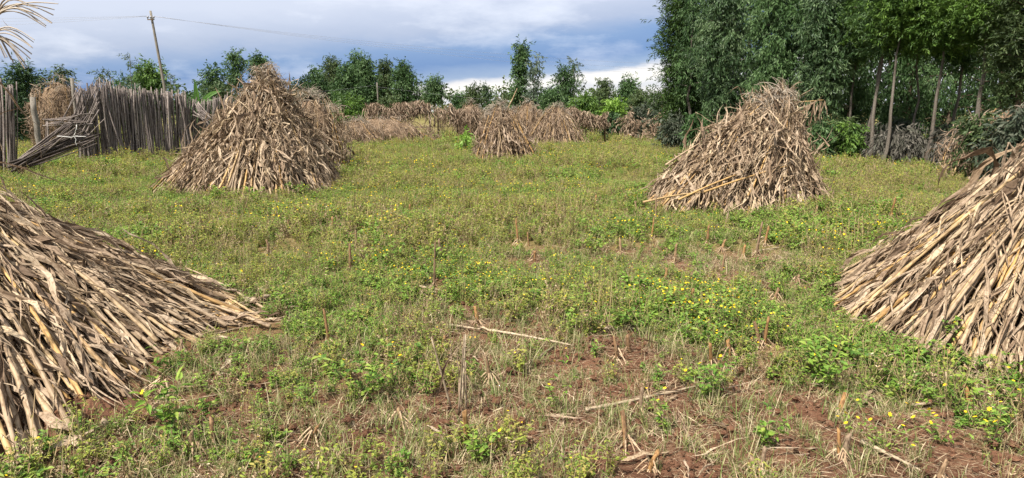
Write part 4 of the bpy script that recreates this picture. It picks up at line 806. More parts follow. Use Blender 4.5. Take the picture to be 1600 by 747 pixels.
# ------------------------------------------------------------------ cut stubs
rng = np.random.default_rng(70)
def stub_parts(rng, kind):
    s = Acc(); h = 1.0; k = np.linspace(0, 1, 7); b = rng.normal(size=2) * .03
    P = np.stack([b[0] * k ** 2, b[1] * k ** 2, k * .15], -1); rad = .0145 * (1 - .12 * k) * np.array([1.25, 1.15, .97, 1.2, .98, .95, .95]); V, Q, D, T = tube(P, rad, 8, rng.random())
    sl_ = rng.uniform(-1.2, 1.2); m = V[:, 2] > .14; V[m, 2] += (V[m, 0] - b[0]) * sl_; V[:, 2] = V[:, 2]; s.add(V, Q, D, T)
    r = Acc()
    for i in range(rng.integers(8, 15)):
        az = rng.uniform(0, 6.28); z = rng.uniform(.015, .06); l = rng.uniform(.03, .075); kk = np.linspace(0, 1, 5)[:, None]; d = np.array([math.cos(az), math.sin(az), 0])
        Pr = d * .012 + d * l * kk ** 1.1 + np.array([0, 0, 1.]) * (z * (1 - kk ** 1.4) - .012 * kk); add_tube(r, Pr, np.linspace(.0032, .0016, 5), 4, rng.random(), cap=False)
    lf = Acc()
    for i in range(rng.integers(2, 5)):
        V, Q, D, _ = LEAF[rng.choice(KIDX['lay'])]; az = rng.uniform(0, 6.28); d = np.array([[math.cos(az) * .22, math.sin(az) * .22, rng.choice([1, 1, -.6])]]); F = frames(d, np.array([[math.cos(az), math.sin(az), .1]]))[0] * rng.uniform(.07, .13); F[:, 1] *= 1.8
        D = D.copy(); D[:, 2] = rng.random(); lf.add(V @ F.T + np.array([math.cos(az) * .013, math.sin(az) * .013, rng.uniform(.03, .08)]), Q, D)
    return s.mesh('stem', M_STUB), r.mesh('prop_roots', M_ROOT), lf.mesh('torn_sheath', M_DRY)
STUBS = [stub_parts(rng, i) for i in range(9)]
def stub(px, py, hpx, label, group=None, fat=1., roots=True, tilt=.07):
    p = pix(px, py); z = float(gh(p.x, p.y)); dist = math.hypot(p.y, CAM_H); h = hpx / FPX * dist * .92 / .15
    o = thing('maize_stub', label, 'stub', (p.x, p.y, z - .012), group or 'cut maize stubs'); o.rotation_euler = (rng.normal() * tilt, rng.normal() * tilt, rng.uniform(0, 6.28))
    st, ro, lf = STUBS[rng.integers(9)]
    if p.y > 4.5: h *= 1.3; CLEAR.append((p.x, p.y, .05 + .012 * p.y))
    a = link('stem', st, o); a.scale = (fat, fat, h)
    if roots: b = link('prop_roots', ro, o); f = rng.uniform(1.0, 1.8); b.scale = (f, f, f)
    c = link('torn_sheath', lf, o); c.scale = (fat, fat, min(1.4, h * .9)); return o
for a_ in [
        (302, 718, 50, 'thick cut stub under the leafy weed near the left pile'), (336, 708, 55, 'cut stub on splayed pale roots beside the thick stub'), (254, 607, 27, 'short orange stub at the toe of the left pile'),
        (283, 548, 24, 'stub tucked against the lower canes of the left pile'), (514, 532, 46, 'tall dry stub with flared roots in the grass'), (489, 694, 36, 'lone brown stub in green grass near the bottom'),
        (627, 668, 30, 'short dark stub on a fan of straw roots'), (689, 548, 30, 'small stub on the bare red patch'), (747, 507, 28, 'thin stub behind the long fallen stalk'), (764, 592, 52, 'split stub beside the tall withered stems'),
        (731, 696, 72, 'tall pale stub with reddish roots near the bottom centre'), (964, 562, 42, 'bright orange stub, left one of a close pair'), (983, 553, 36, 'slender orange stub, right one of a close pair'),
        (1001, 634, 45, 'leaning stub with pale fringe right of centre'), (977, 692, 62, 'stub with a skirt of white roots right of centre'), (1014, 732, 42, 'dark stub among fallen white leaves at the bottom'),
        (1111, 573, 50, 'stub with broad splayed roots and torn tip'), (1138, 558, 32, 'thin stub beside the broad rooted one'), (1186, 541, 34, 'left half of the split orange stub by the flowers'), (1195, 541, 42, 'right taller half of the split orange stub by the flowers'),
        (1310, 650, 42, 'brown pointed stub in front of the right pile'), (1312, 710, 50, 'yellow split stub beside the white fallen leaf'), (1322, 712, 44, 'brown stub leaning on the yellow split one'), (1516, 642, 50, 'flared stub just below the toe of the right pile'),
        (1466, 752, 44, 'stub cut by the bottom edge of the photo'), (1176, 730, 34, 'short yellow stub in litter near the bottom'), (1190, 728, 46, 'taller twin of the short yellow stub in litter'),
        (546, 425, 38, 'brightest orange stub in the weeds left of centre'), (556, 392, 25, 'pale stub just behind the brightest orange stub'), (678, 448, 62, 'tall thin broken stub left of centre'), (689, 410, 30, 'brown stub behind the tall thin broken one'),
        (810, 383, 35, 'tall pale stub in the middle of the field'), (826, 387, 20, 'short stub right of the tall pale one in mid field'), (835, 410, 16, 'low stub at the edge of the bare mid field patch'),
        (1017, 374, 28, 'pale straight stub in front of the leaning stook toe'), (1024, 346, 36, 'stub with dry leaves just left of the leaning stook'), (1182, 398, 46, 'tall thin orange stub in front of the leaning stook'), (1127, 436, 34, 'orange stub in the strawy patch'),
        (1390, 352, 36, 'stub under the tall green weed right of the leaning stook'), (1334, 334, 22, 'stub right of the leaning stook beside loose straw'), (1054, 410, 28, 'slanting stub below the yellow flowers in mid field')]:
    stub(*a_, fat=rng.uniform(.62, 1.0))
for (px, py, h, lab) in [(995, 331, 16, 'tiny stub at the left toe of the leaning stook'), (1105, 384, 28, 'dark pointed stub in front of the middle of the leaning stook'), (1133, 354, 20, 'orange stub closest to the foot of the leaning stook'),
        (1195, 386, 26, 'brown stub right beside the tall thin orange one'), (1127, 393, 18, 'low stub just right of the dark pointed one'), (1161, 405, 20, 'low stub left of the tall thin orange one'), (970, 397, 20, 'small stub left of the slanting one in mid field'),
        (1302, 352, 15, 'short stub below the loose straw right of the leaning stook'), (1394, 405, 20, 'small pale stub just above the right pile tip'), (1274, 341, 16, 'small stub at the right toe of the leaning stook'), (1313, 375, 16, 'small orange stub behind the thick pale stalk'),
        (1079, 476, 26, 'small stub in front of the strawy patch'), (1244, 446, 16, 'low stub inside the strawy patch'), (1040, 440, 20, 'small stub right of the lime green weed'), (1210, 470, 20, 'small stub at the front right of the strawy patch'),
        (577, 353, 16, 'small pale stub in the weeds between the tallest stook and the centre'), (640, 340, 16, 'small stub in the weeds right of the fallen stalk by the tallest stook'), (520, 360, 18, 'small stub in the weeds below the tallest stook'),
        (420, 400, 20, 'small stub in the weeds beyond the left pile'), (720, 350, 16, 'small stub in the weeds in front of the ragged stook'), (780, 330, 15, 'small stub straight below the ragged stook'), (870, 340, 16, 'small stub beside the short white stalk'),
        (930, 320, 14, 'farthest small stub, between the ragged and leaning stooks'), (450, 360, 16, 'small stub just below the foot of the tallest stook')]:
    stub(px, py, h, lab, fat=1.0)
# tall withered stems in the middle of the foreground
for i, (px, py, ht) in enumerate([(706, 640, 120), (716, 655, 140), (722, 630, 110), (728, 650, 90)]):
    p = pix(px, py); z = float(gh(p.x, p.y)); o = thing('withered_maize_plant', ['left', 'second', 'third', 'right'][i] + ' of four tall withered maize stems standing together near the bottom centre', 'maize plant', (p.x, p.y, z), 'tall withered stems')
    h = ht / FPX * math.hypot(p.y, CAM_H); a = Acc(); k = np.linspace(0, 1, 6); add_tube(a, np.stack([rng.normal() * .04 * k, rng.normal() * .03 * k, k * h], -1), np.linspace(.007, .004, 6), 6, rng.random()); link('stalk', a.mesh('stalk', M_DRYCANE), o)
    for q in range(3): place_leaf(o, 'leaf', (p.x, p.y, z + h * rng.uniform(.5, 1)), (rng.normal() * .2, rng.normal() * .2, -1), (rng.normal(), -1, 0), h * rng.uniform(.4, .7), 'wave', rng, .9)

# ------------------------------------------------------------------ fallen stalks and leaves
def fallen(px0, py0, px1, py1, label, leaf=False, fat=1., lift=.015):
    A = pix(px0, py0); B = pix(px1, py1); za = float(gh(A.x, A.y)); zb = float(gh(B.x, B.y)); A.z = za + lift + .012; B.z = zb + lift + .012
    o = thing('fallen_leaf' if leaf else 'fallen_stalk', label, 'leaf' if leaf else 'stalk', A, 'fallen leaves' if leaf else 'fallen stalks')
    if leaf:
        d = np.array(B - A)
        place_leaf(o, 'blade', A, d, (rng.normal() * .3, rng.normal() * .3, 1), np.linalg.norm(d), 'lay', rng, 1.25 * fat)
    else:
        place_cane(o, A, B, fat, M_DRYCANE)
        d = np.array(B - A)
        for q in range(2): place_leaf(o, 'leaf', np.array(A) + d * rng.uniform(.15, .7), d * rng.choice([-1, 1]) + rng.normal(size=3) * .1, (0, 0, 1), np.linalg.norm(d) * rng.uniform(.35, .6), 'wave', rng, 1.1)
for a_ in [
        (705, 510, 895, 545, 'long pale stalk lying behind the tall withered stems'), (930, 517, 1075, 518, 'straight stalk lying right of the long pale one'), (845, 345, 892, 368, 'short white stalk lying in mid field'), (920, 338, 952, 360, 'short stalk lying right of the white one in mid field'),
        (1298, 403, 1340, 436, 'thick pale stalk lying beside the right pile tip'), (610, 440, 742, 466, 'stalk lying across the weeds left of centre'), (1345, 692, 1440, 738, 'thick brown stalk lying near the bottom right'), (1165, 448, 1285, 402, 'stalk lying over the strawy patch'),
        (1215, 405, 1262, 440, 'slanting stalk in the strawy patch'), (1150, 462, 1225, 458, 'level stalk at the front of the strawy patch'), (215, 395, 280, 376, 'stalk end sticking out behind the left pile'), (540, 300, 600, 298, 'stalk lying at the toe of the tallest stook'),
        (815, 570, 870, 540, 'short stalk lying across the centre foreground'), (915, 640, 1150, 590, 'thin stalk lying slanted right of centre'), (1180, 395, 1255, 385, 'thin stalk lying just behind the strawy patch'), (1425, 640, 1560, 610, 'thin stalk lying below the right pile')]:
    fallen(*a_, fat=rng.uniform(.5, .8))
for a_ in [
        (1280, 668, 1325, 690, 'white curled leaf beside the yellow split stub'), (965, 722, 1080, 712, 'pale leaf lying across bare soil at the bottom'), (1080, 712, 1210, 735, 'long pale leaf reaching right across the bottom litter'), (830, 742, 915, 712, 'curved leaf on red soil at the bottom centre'),
        (785, 742, 800, 700, 'upright curled leaf at the bottom centre'), (1110, 655, 1155, 682, 'white leaf on bare soil right of centre'), (560, 675, 595, 660, 'folded pale leaf in the grass left of centre'), (1075, 690, 1110, 660, 'bent leaf tip beside the white leaf'),
        (400, 470, 432, 525, 'pale leaf hanging past the toe of the left pile'), (330, 530, 355, 555, 'torn leaf at the toe of the left pile'), (1280, 735, 1330, 725, 'broken leaf near the bottom right'), (700, 480, 745, 500, 'crumpled leaf behind the long pale stalk'), (1405, 745, 1440, 715, 'upturned leaf at the bottom right'), (1090, 745, 1180, 722, 'torn leaf flat on the soil along the bottom edge'), (610, 720, 660, 705, 'small torn leaf on soil near the bottom')]:
    fallen(*a_, leaf=True, fat=rng.uniform(.9, 1.4))

# ------------------------------------------------------------------ weeds
def add_leaf6(acc, rng, P, d, u, l, w_, var, mat=0):
    d = d / np.linalg.norm(d); s = np.cross(d, u); s /= max(1e-6, np.linalg.norm(s)); u = np.cross(s, d)
    V = np.array([P, P + d * l * .35 + s * w_ * .5 + u * w_ * .2, P + d * l * .72 + s * w_ * .36 + u * w_ * .05, P + d * l - u * l * .15, P + d * l * .72 - s * w_ * .36 + u * w_ * .05, P + d * l * .35 - s * w_ * .5 + u * w_ * .2, P + d * l * .4])
    D = np.zeros((7, 3)); D[:, 2] = var; D[:, 0] = [0, .35, .72, 1, .72, .35, .4]
    acc.add(V, [[0, 1, 2, 6], [6, 2, 3, 4], [0, 6, 4, 5]], D, None, mat)
def add_flower(acc, rng, P, r, mat=2):
    n = 6; tl = rng.normal(size=2) * .4; V = [P]; 
    for i in range(n * 2):
        a = i / (n * 2) * 6.283; rr = r * (1 if i % 2 == 0 else .55); x, y = math.cos(a) * rr, math.sin(a) * rr; V.append(P + np.array([x, y, x * tl[0] + y * tl[1] + r * .25]))
    T = [[0, 1 + i, 1 + (i + 1) % (n * 2)] for i in range(n * 2)]; D = np.zeros((len(V), 3)); D[:, 2] = rng.random(); acc.add(np.array(V), None, D, T, mat)
def weed(rng, hgt, spread, nst, nlf, ll, lw, nfl=0, flr=.014, split=False):
    a = Acc(); fl = Acc() if split else a; stt = Acc() if split else a
    for i in range(nst):
        az = rng.uniform(0, 6.28); sp = spread * rng.uniform(.2, 1); h = hgt * rng.uniform(.55, 1.05); k = np.linspace(0, 1, 5)
        P = np.stack([math.cos(az) * sp * k ** 1.2, math.sin(az) * sp * k ** 1.2, h * k], -1) + rng.normal(size=(5, 3)) * .006; P[0] = [0, 0, -.01]
        add_tube(stt, P, np.linspace(.0028, .0012, 5), 3, rng.random(), 1 if not split else 0, cap=False)
        for j in range(nlf):
            f = rng.uniform(.15, 1.02); c = np.array([np.interp(f, k, P[:, q]) for q in range(3)]); b = rng.uniform(0, 6.28); d = np.array([math.cos(b), math.sin(b), rng.uniform(-.25, .7)])
            add_leaf6(a, rng, c, d, np.array([rng.normal() * .3, rng.normal() * .3, 1.]), ll * rng.uniform(.6, 1.25), lw * rng.uniform(.7, 1.2), np.clip(.5 + rng.normal() * .22, 0, .99), 0)
        if i < nfl: add_flower(fl, rng, P[-1] + np.array([0, 0, .012]), flr * rng.uniform(.75, 1.2), 2 if not split else 0)
    return (a, stt, fl) if split else a
rng = np.random.default_rng(81)
protos = {}
def proto(kind, me):
    if kind not in protos: protos[kind] = bpy.data.collections.new(kind)
    o = bpy.data.objects.new('%s_%02d' % (kind, len(protos[kind].objects)), me); protos[kind].objects.link(o)
MW = [M_WEED, M_STEM, M_FLOWER]; MW2 = [M_WEED2, M_STEM, M_FLOWER]
for i in range(5): proto('weeds', weed(rng, rng.uniform(.09, .16), .08, 7, 8, .034, .017).mesh('w', MW, False))                      # 0-4 broad
for i in range(4): proto('weeds', weed(rng, rng.uniform(.10, .18), .10, 9, 10, .024, .007).mesh('w', MW, False))                     # 5-8 feathery
for i in range(4): proto('weeds', weed(rng, rng.uniform(.13, .2), .09, 8, 8, .030, .014, 3, .0085).mesh('w', MW, False))              # 9-12 flowering
for i in range(4): proto('weeds', weed(rng, rng.uniform(.14, .24), .10, 9, 9, .028, .011, i // 3, .007).mesh('w', MW2, False))            # 13-16 yellowing
for i in range(3): proto('weeds', weed(rng, rng.uniform(.04, .07), .09, 6, 7, .026, .017).mesh('w', MW, False))                      # 17-19 low creeping
for i in range(3):                                                                                                                   # 20-22 bare dark stems
    a = Acc()
    for j in range(3):
        k = np.linspace(0, 1, 5); h = rng.uniform(.16, .36); x = rng.normal(size=2) * .05; P = np.stack([x[0] + rng.normal() * .03 * k, x[1] + rng.normal() * .03 * k, h * k], -1); add_tube(a, P, np.linspace(.0022, .0012, 5), 3, rng.random(), 1, cap=False)
        for q in range(5): f = rng.uniform(.4, 1); add_leaf6(a, rng, P[min(4, int(f * 4))], rng.normal(size=3), np.array([0, 0, 1.]), .018, .007, .8, 0)
    proto('weeds', a.mesh('w', MW2, False))
for i in range(3):                                                                                                                   # 23-25 dead brown weeds
    proto('weeds', weed(rng, rng.uniform(.12, .24), .09, 9, 5, .022, .006).mesh('w', [M_STRAW, M_STEM, M_FLOWER], False))
for i in range(3):                                                                                                                   # 26-28 tiny seedlings
    proto('weeds', weed(rng, rng.uniform(.03, .06), .05, 5, 5, .018, .009).mesh('w', MW, False))
def blades(rng, n, hgt, spr, mat):
    a = Acc()
    for i in range(n):
        az = rng.uniform(0, 6.28); l = hgt * rng.uniform(.5, 1.15); k = np.linspace(0, 1, 4)[:, None]; d = np.array([math.cos(az), math.sin(az), 0]); P = np.array([rng.normal() * spr * .35, rng.normal() * spr * .35, 0]) + d * spr * rng.uniform(.2, 1.2) * k ** 1.6 + np.array([0, 0, 1.]) * l * (k - .45 * k ** 2.5 * rng.uniform(.3, 1.3))
        s = np.array([-d[1], d[0], 0]) * .0022 * rng.uniform(.7, 1.5); wd = (1 - .85 * k); V = np.stack([P - s * wd, P + s * wd], 1).reshape(-1, 3); D = np.zeros((8, 3)); D[:, 2] = rng.random(); a.add(V, [[0, 1, 3, 2], [2, 3, 5, 4], [4, 5, 7, 6]], D)
    return a.mesh('g', mat, False)
for i in range(5): proto('grass', blades(rng, 26, rng.uniform(.09, .16), .09, M_GRASS))
for i in range(2): proto('grass', blades(rng, 22, rng.uniform(.16, .24), .12, M_GRASS))
for i in range(3): proto('grass', blades(rng, 24, rng.uniform(.05, .09), .12, M_STRAW))
for i in range(8):                                    # straw: thin flat pieces lying about
    a = Acc()
    for j in range(16):
        V, Q, D, _ = LEAF[rng.choice(KIDX['lay'])]; s = rng.uniform(.05, .26); th = rng.uniform(0, 6.28); m3 = np.array([[math.cos(th), -math.sin(th), 0], [math.sin(th), math.cos(th), 0], [0, 0, 1]]) * s; wf = rng.uniform(.25, .8) * .12 / s * .7
        W = (V * np.array([1, wf, .5])) @ m3.T; W[:, 2] = np.abs(W[:, 2]) * .6; W += np.array([rng.normal() * .11, rng.normal() * .11, .006 + rng.random() * .012]); D = D.copy(); D[:, 2] = rng.random(); a.add(W, Q, D)
    proto('straw_litter', a.mesh('s', M_STRAW))
for i in range(6):                                    # crumbs and clods of soil
    a = Acc(); nA_, nT = 7, 5
    for j in range(7):
        r = rng.uniform(.006, .022); A, T = np.meshgrid(np.arange(nA_) / nA_ * 6.283, np.linspace(.05, 3.09, nT)); k = r * rng.uniform(.7, 1.3, A.shape)
        V = np.stack([np.cos(A) * np.sin(T) * k, np.sin(A) * np.sin(T) * k, np.cos(T) * k * .7], -1).reshape(-1, 3) + np.array([rng.normal() * .07, rng.normal() * .07, r * .3])
        q = np.arange(nT - 1)[:, None] * nA_; g = np.arange(nA_)[None]; h = (g + 1) % nA_; a.add(V, np.stack([q + g, q + nA_ + g, q + nA_ + h, q + h], -1).reshape(-1, 4))
    proto('soil_clods', a.mesh('c', M_SOIL, False))
for i in range(8):                                    # single torn leaves
    a = Acc(); V, Q, D, _ = LEAF[rng.choice(KIDX[rng.choice(['lay', 'wave', 'curl'])])]; V = V * np.array([.28, .45, .28]); V[:, 2] = np.abs(V[:, 2]) * .7 + .012; D = D.copy(); D[:, 2] = rng.random(); a.add(V, Q, D); proto('torn_leaves', a.mesh('t', M_DRY, False))
def in_foot(x, y, k=1.0):
    m = np.zeros(len(x), bool)
    for (sx_, sy_, rr_) in CLEAR: m |= np.hypot(x - sx_, (y - sy_ + rr_ * .8) * .55) < rr_
    for (cx, cy, r, bumps) in FOOT:
        a = np.arctan2(y - cy, x - cx); rr = np.full(len(x), r)
        for (ba, amp, wd) in bumps: dl = (a - R_(ba) + math.pi) % (2 * math.pi) - math.pi; rr = rr + r * amp * np.exp(-(dl / R_(wd)) ** 2)
        m |= np.hypot(x - cx, y - cy) < rr * k
    return m
def scatter(name, kind, pts, idx, scl, label, cat):
    n = len(pts); me = bpy.data.meshes.new(name); me.vertices.add(n); me.vertices.foreach_set('co', pts.astype(np.float32).ravel())
    r = np.random.default_rng(n); rot = np.stack([r.normal(size=n) * .13, r.normal(size=n) * .13, r.uniform(0, 6.28, n)], -1)
    me.attributes.new('rot', 'FLOAT_VECTOR', 'POINT').data.foreach_set('vector', rot.astype(np.float32).ravel())
    me.attributes.new('scl', 'FLOAT', 'POINT').data.foreach_set('value', scl.astype(np.float32)); me.attributes.new('pick', 'INT', 'POINT').data.foreach_set('value', idx.astype(np.int32))
    o = link(name, me, kind='stuff'); tag(o, label, cat)
    ng = bpy.data.node_groups.new(name, 'GeometryNodeTree'); ng.interface.new_socket('Geometry', in_out='INPUT', socket_type='NodeSocketGeometry'); ng.interface.new_socket('Geometry', in_out='OUTPUT', socket_type='NodeSocketGeometry')
    gi = ng.nodes.new('NodeGroupInput'); go = ng.nodes.new('NodeGroupOutput'); ip = ng.nodes.new('GeometryNodeInstanceOnPoints'); ci = ng.nodes.new('GeometryNodeCollectionInfo'); ci.inputs['Collection'].default_value = protos[kind]; ci.inputs['Separate Children'].default_value = True; ci.inputs['Reset Children'].default_value = True
    def na(nm, dt): q = ng.nodes.new('GeometryNodeInputNamedAttribute'); q.data_type = dt; q.inputs['Name'].default_value = nm; return q.outputs['Attribute']
    ip.inputs['Pick Instance'].default_value = True
    ng.links.new(gi.outputs[0], ip.inputs['Points']); ng.links.new(ci.outputs[0], ip.inputs['Instance']); ng.links.new(na('pick', 'INT'), ip.inputs['Instance Index']); ng.links.new(na('rot', 'FLOAT_VECTOR'), ip.inputs['Rotation']); ng.links.new(na('scl', 'FLOAT'), ip.inputs['Scale']); ng.links.new(ip.outputs[0], go.inputs[0])
    md = o.modifiers.new('scatter', 'NODES'); md.node_group = ng
    return o
def wedge(n, d0, d1, rng, pad=1.9):                   # even over the ground between two distances, a little wider than the view
    y = np.sqrt(rng.uniform(d0 ** 2, d1 ** 2, n)); x = rng.uniform(-1, 1, n) * (.82 * y + pad); return x, y
def band(n, d0, d1, keep, rng):
    x, y = wedge(n, d0, d1, rng); m = (rng.random(n) < keep(x, y)) & ~in_foot(x, y); return x[m], y[m]
rng = np.random.default_rng(90)
WX, WY, WI, WS = [], [], [], []
DRYPOOL = np.array([13, 14, 15, 16] * 4 + [5, 6, 7, 8] * 3 + [20, 21, 22] * 2 + [23, 24, 25] * 4 + [10, 12]); LUSHPOOL = np.array([0, 1, 2, 3, 4] * 4 + [5, 6, 7, 8] * 3 + [9, 10, 11, 12] * 4 + [17])
def wp(x, y, pool, s):                                # weeds of a kind grow together in patches
    a = vnoise(x / 1.6, y / 1.6, 41) * .6 + vnoise(x / .6, y / .6, 42) * .4 + rng.normal(size=len(x)) * .07
    i = rng.choice(pool, len(x)); i = np.where(a > .60, rng.choice(DRYPOOL, len(x)), i); i = np.where((a < .40) & (np.hypot(x, y) > 4.6), rng.choice(LUSHPOOL, len(x)), i)
    i = np.where((i >= 9) & (i <= 12) & (vnoise(x / 1.2, y / 1.2, 55) + rng.normal(size=len(x)) * .08 < .55), rng.choice(np.array([0, 1, 2, 3, 5, 6, 7, 8]), len(x)), i)
    s = s * (.62 + .8 * vnoise(x / 1.3, y / 1.3, 43))
    WX.append(x); WY.append(y); WI.append(i); WS.append(s)
pool_near = np.array([0, 1, 2, 3, 4] * 2 + [5, 6, 7, 8] * 4 + [9, 10, 11, 12] + [13, 14, 15, 16] * 2 + [17, 18, 19] * 4 + [20, 21, 22] * 4 + [23, 24, 25] * 4 + [26, 27, 28] * 8)
pool_mid = np.array([0, 1, 2, 3, 4] * 3 + [5, 6, 7, 8] * 3 + [9, 10, 11, 12] * 3 + [13, 14, 15, 16] * 4 + [17, 18] + [20, 21, 22] * 3 + [23, 24, 25] * 8 + [26, 27] * 2)
pool_far = np.array([0, 1, 2, 3] + [5, 6, 7, 8] * 2 + [9, 10, 11, 12] * 3 + [13, 14, 15, 16] * 4 + [5, 6, 7, 8, 0, 1, 2, 3] * 2 + [20, 21, 22] * 2 + [23, 24, 25] * 2)
x, y = band(30000, 1.8, 7.5, lambda x, y: weed_density(x, y) ** 1.3 * .9, rng); wp(x, y, pool_near, rng.uniform(.45, 1.2, len(x)))
x, y = band(26000, 7.5, 15, lambda x, y: weed_density(x, y) ** 1.2, rng); wp(x, y, pool_mid, rng.uniform(.7, 1.5, len(x)))
x, y = band(30000, 15, 32, lambda x, y: weed_density(x, y), rng); wp(x, y, pool_far, rng.uniform(1., 2.0, len(x)))
x, y = band(9000, 32, 50, lambda x, y: weed_density(x, y), rng); wp(x, y, pool_far, rng.uniform(1.6, 2.8, len(x)))
x = np.concatenate(WX); y = np.concatenate(WY)
scatter('weeds', 'weeds', np.stack([x, y, gh(x, y)], -1), np.concatenate(WI), np.concatenate(WS), 'low green and yellow flowering weeds covering the field', 'weeds')
gx_, gy_, gi_, gs_ = [], [], [], []
for (n, d0, d1, f, s0, s1) in ((11500, 1.8, 7.5, lambda x, y: .25 + .5 * vnoise(x / .7, y / .7, 31), .6, 1.2), (9000, 7.5, 15, lambda x, y: .2 + .4 * vnoise(x / .9, y / .9, 32), .8, 1.4), (7000, 15, 40, lambda x, y: .5 + 0 * x, 1.2, 2.2)):
    x, y = band(n, d0, d1, f, rng); gx_.append(x); gy_.append(y); gi_.append(rng.choice(np.array([0, 1, 2, 3, 4, 0, 1, 2, 5, 6, 7, 8, 9]), len(x))); gs_.append(rng.uniform(s0, s1, len(x)))
x = np.concatenate(gx_); y = np.concatenate(gy_)
scatter('grass', 'grass', np.stack([x, y, gh(x, y) - .005], -1), np.concatenate(gi_), np.concatenate(gs_), 'thin green and straw coloured grass between the weeds', 'grass')
x1, y1 = band(13000, 1.8, 7.5, lambda x, y: np.clip(1.1 - weed_density(x, y), .3, 1), rng); x2, y2 = band(9000, 7.5, 17, lambda x, y: np.clip(np.maximum(1.05 - weed_density(x, y), (vnoise(x / 1.4, y / 1.4, 66) - .5) * 2.6), .18, 1) * .9, rng)
x = np.concatenate([x1, x2]); y = np.concatenate([y1, y2])
scatter('straw_litter', 'straw_litter', np.stack([x, y, gh(x, y)], -1), rng.integers(0, 8, len(x)), rng.uniform(.45, 1.05, len(x)) * (1 + .6 * sstep(6, 9, np.hypot(x, y))), 'scattered straw and torn leaf scraps on the red soil', 'straw')

x, y = band(5200, 2.2, 6.5, lambda x, y: np.clip(1.15 - weed_density(x, y), .1, 1) ** 1.5, rng)
scatter('soil_clods', 'soil_clods', np.stack([x, y, gh(x, y)], -1), rng.integers(0, 6, len(x)), rng.uniform(.5, 1.3, len(x)), 'loose red soil clods between the weeds', 'soil')
x, y = band(4200, 2.2, 14, lambda x, y: np.clip(1.15 - weed_density(x, y), .2, 1) * (.3 + .9 * vnoise(x / .8, y / .8, 61)), rng)
scatter('torn_leaves', 'torn_leaves', np.stack([x, y, gh(x, y) + .01], -1), rng.integers(0, 8, len(x)), rng.uniform(.4, 1.25, len(x)), 'torn dry maize leaves littered over the ground', 'leaves')

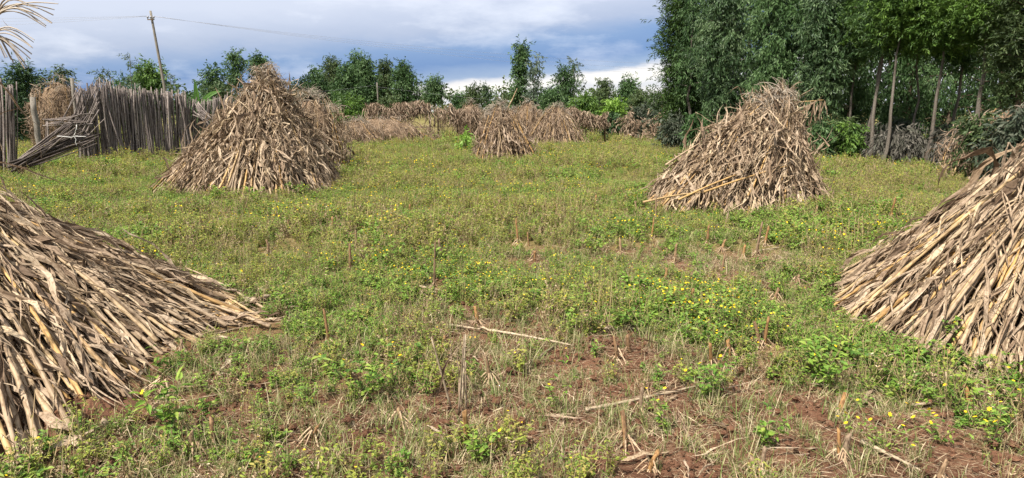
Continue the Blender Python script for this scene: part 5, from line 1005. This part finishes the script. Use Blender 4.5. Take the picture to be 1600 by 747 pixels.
# single weeds that stand out
rng = np.random.default_rng(95)
def big_weed(px, py, hpx, label, nst, nlf, ll, lw, nfl, spread=.5, mat=None, fr=.0105):
    p = pix(px, py); z = float(gh(p.x, p.y)); h = hpx / FPX * math.hypot(p.y, CAM_H); lf, st, fl = weed(rng, h, h * spread, nst, nlf, ll, lw, nfl, fr, split=True)
    o = thing('leafy_weed', label, 'weed', (p.x, p.y, z), 'leafy weeds that stand out'); link('leaves', lf.mesh('leaves', mat or M_WEED, False), o); link('stems', st.mesh('stems', M_STEM), o)
    if fl.n: link('flowers', fl.mesh('flowers', M_FLOWER, False), o)
for a_ in [
        (272, 690, 115, 'leafy weed with one yellow flower in front of the left pile', 6, 12, .075, .026, 1, .35), (262, 585, 55, 'fresh green weed growing at the toe of the left pile', 6, 10, .05, .022, 0, .5), (570, 625, 80, 'bushy green weed with yellow flowers left of centre', 14, 12, .045, .024, 7, .9),
        (1150, 525, 80, 'bushy weed with many yellow flowers right of centre', 16, 12, .045, .022, 12, .8), (1285, 600, 80, 'broad green weed below the right pile tip with two yellow flowers', 14, 12, .05, .026, 3, .9), (990, 462, 45, 'bright lime green weed clump in mid field', 14, 12, .06, .03, 0, .8, M_LIME),
        (870, 640, 90, 'upright thin weed with two yellow flowers at centre', 5, 7, .04, .014, 3, .35), (1040, 670, 70, 'small weed with yellow flowers beside the leaning stub', 6, 9, .035, .015, 4, .5), (1110, 620, 60, 'green weed with scattered yellow flowers right of the broad rooted stub', 11, 11, .04, .02, 4, .9),
        (1385, 700, 70, 'sprawling weed with many small yellow flowers near the bottom right', 14, 7, .03, .011, 12, 1.3), (1470, 690, 70, 'thin weed dotted yellow at the bottom right', 10, 7, .03, .012, 8, 1.), (1555, 700, 70, 'upright weed with orange yellow flowers at the bottom right edge', 9, 8, .04, .014, 6, .5),
        (1390, 345, 55, 'dark green leafy weed standing on a stub right of the leaning stook', 8, 12, .07, .035, 0, .45), (1580, 640, 60, 'flowering weed at the right photo edge', 9, 9, .04, .018, 6, .8), (600, 420, 50, 'large green weed patch left of centre', 16, 12, .06, .03, 3, 1.), (690, 420, 36, 'green weed between two stubs left of centre', 12, 10, .05, .026, 2, .8),
        (930, 400, 36, 'green weed clump behind the lime green one', 12, 10, .05, .026, 3, .9), (1110, 555, 55, 'green weed behind the broad rooted stub', 10, 10, .045, .024, 4, .7), (400, 330, 40, 'tall green weed at the foot of the tallest stook', 14, 12, .08, .03, 2, .6), (340, 320, 30, 'green weed at the left foot of the tallest stook', 12, 12, .08, .03, 3, .8), (470, 312, 30, 'green weed at the right foot of the tallest stook', 12, 12, .08, .03, 1, .8),
        (1480, 560, 60, 'weed growing through the lower canes of the right pile', 8, 10, .05, .022, 1, .6), (1200, 690, 50, 'low green weed on the bare soil right of centre', 8, 10, .04, .02, 0, .9), (745, 720, 45, 'low green weed near the bottom centre', 10, 9, .04, .018, 2, .9), (350, 470, 40, 'green weed beside the long toe of the left pile', 10, 10, .045, .022, 2, .8), (480, 640, 40, 'grassy weed left of the bushy flowering one', 8, 9, .035, .012, 1, .8), (130, 240, 26, 'green weed below the fallen stick bundle', 12, 12, .10, .04, 3, 1.), (170, 268, 26, 'dark green bushy weed in front of the stick fence', 14, 12, .10, .045, 0, .9)]:
    big_weed(*a_)
# red earth mound at the toe of the left pile
p = pix(140, 655); acc = Acc(); n = 24; rng = np.random.default_rng(3)
A, T = np.meshgrid(np.arange(n) / n * 6.283, np.linspace(0, 1, 8)); r = .26 * (1 - T) * (1 + .2 * np.sin(3 * A + 1)) ; V = np.stack([np.cos(A) * r * 1.2, np.sin(A) * r, .13 * np.sin(T * 1.57) - .03], -1).reshape(-1, 3) + rng.normal(size=(n * 8, 3)) * .014
i = np.arange(7)[:, None] * n; j = np.arange(n)[None]; k = (j + 1) % n; acc.add(V, np.stack([i + j, i + k, i + n + k, i + n + j], -1).reshape(-1, 4))
o = link('soil_mound', acc.mesh('soil_mound', M_SOIL, False), None, (p.x, p.y, float(gh(p.x, p.y)))); tag(o, 'mound of loose red earth under the left pile', 'mound')
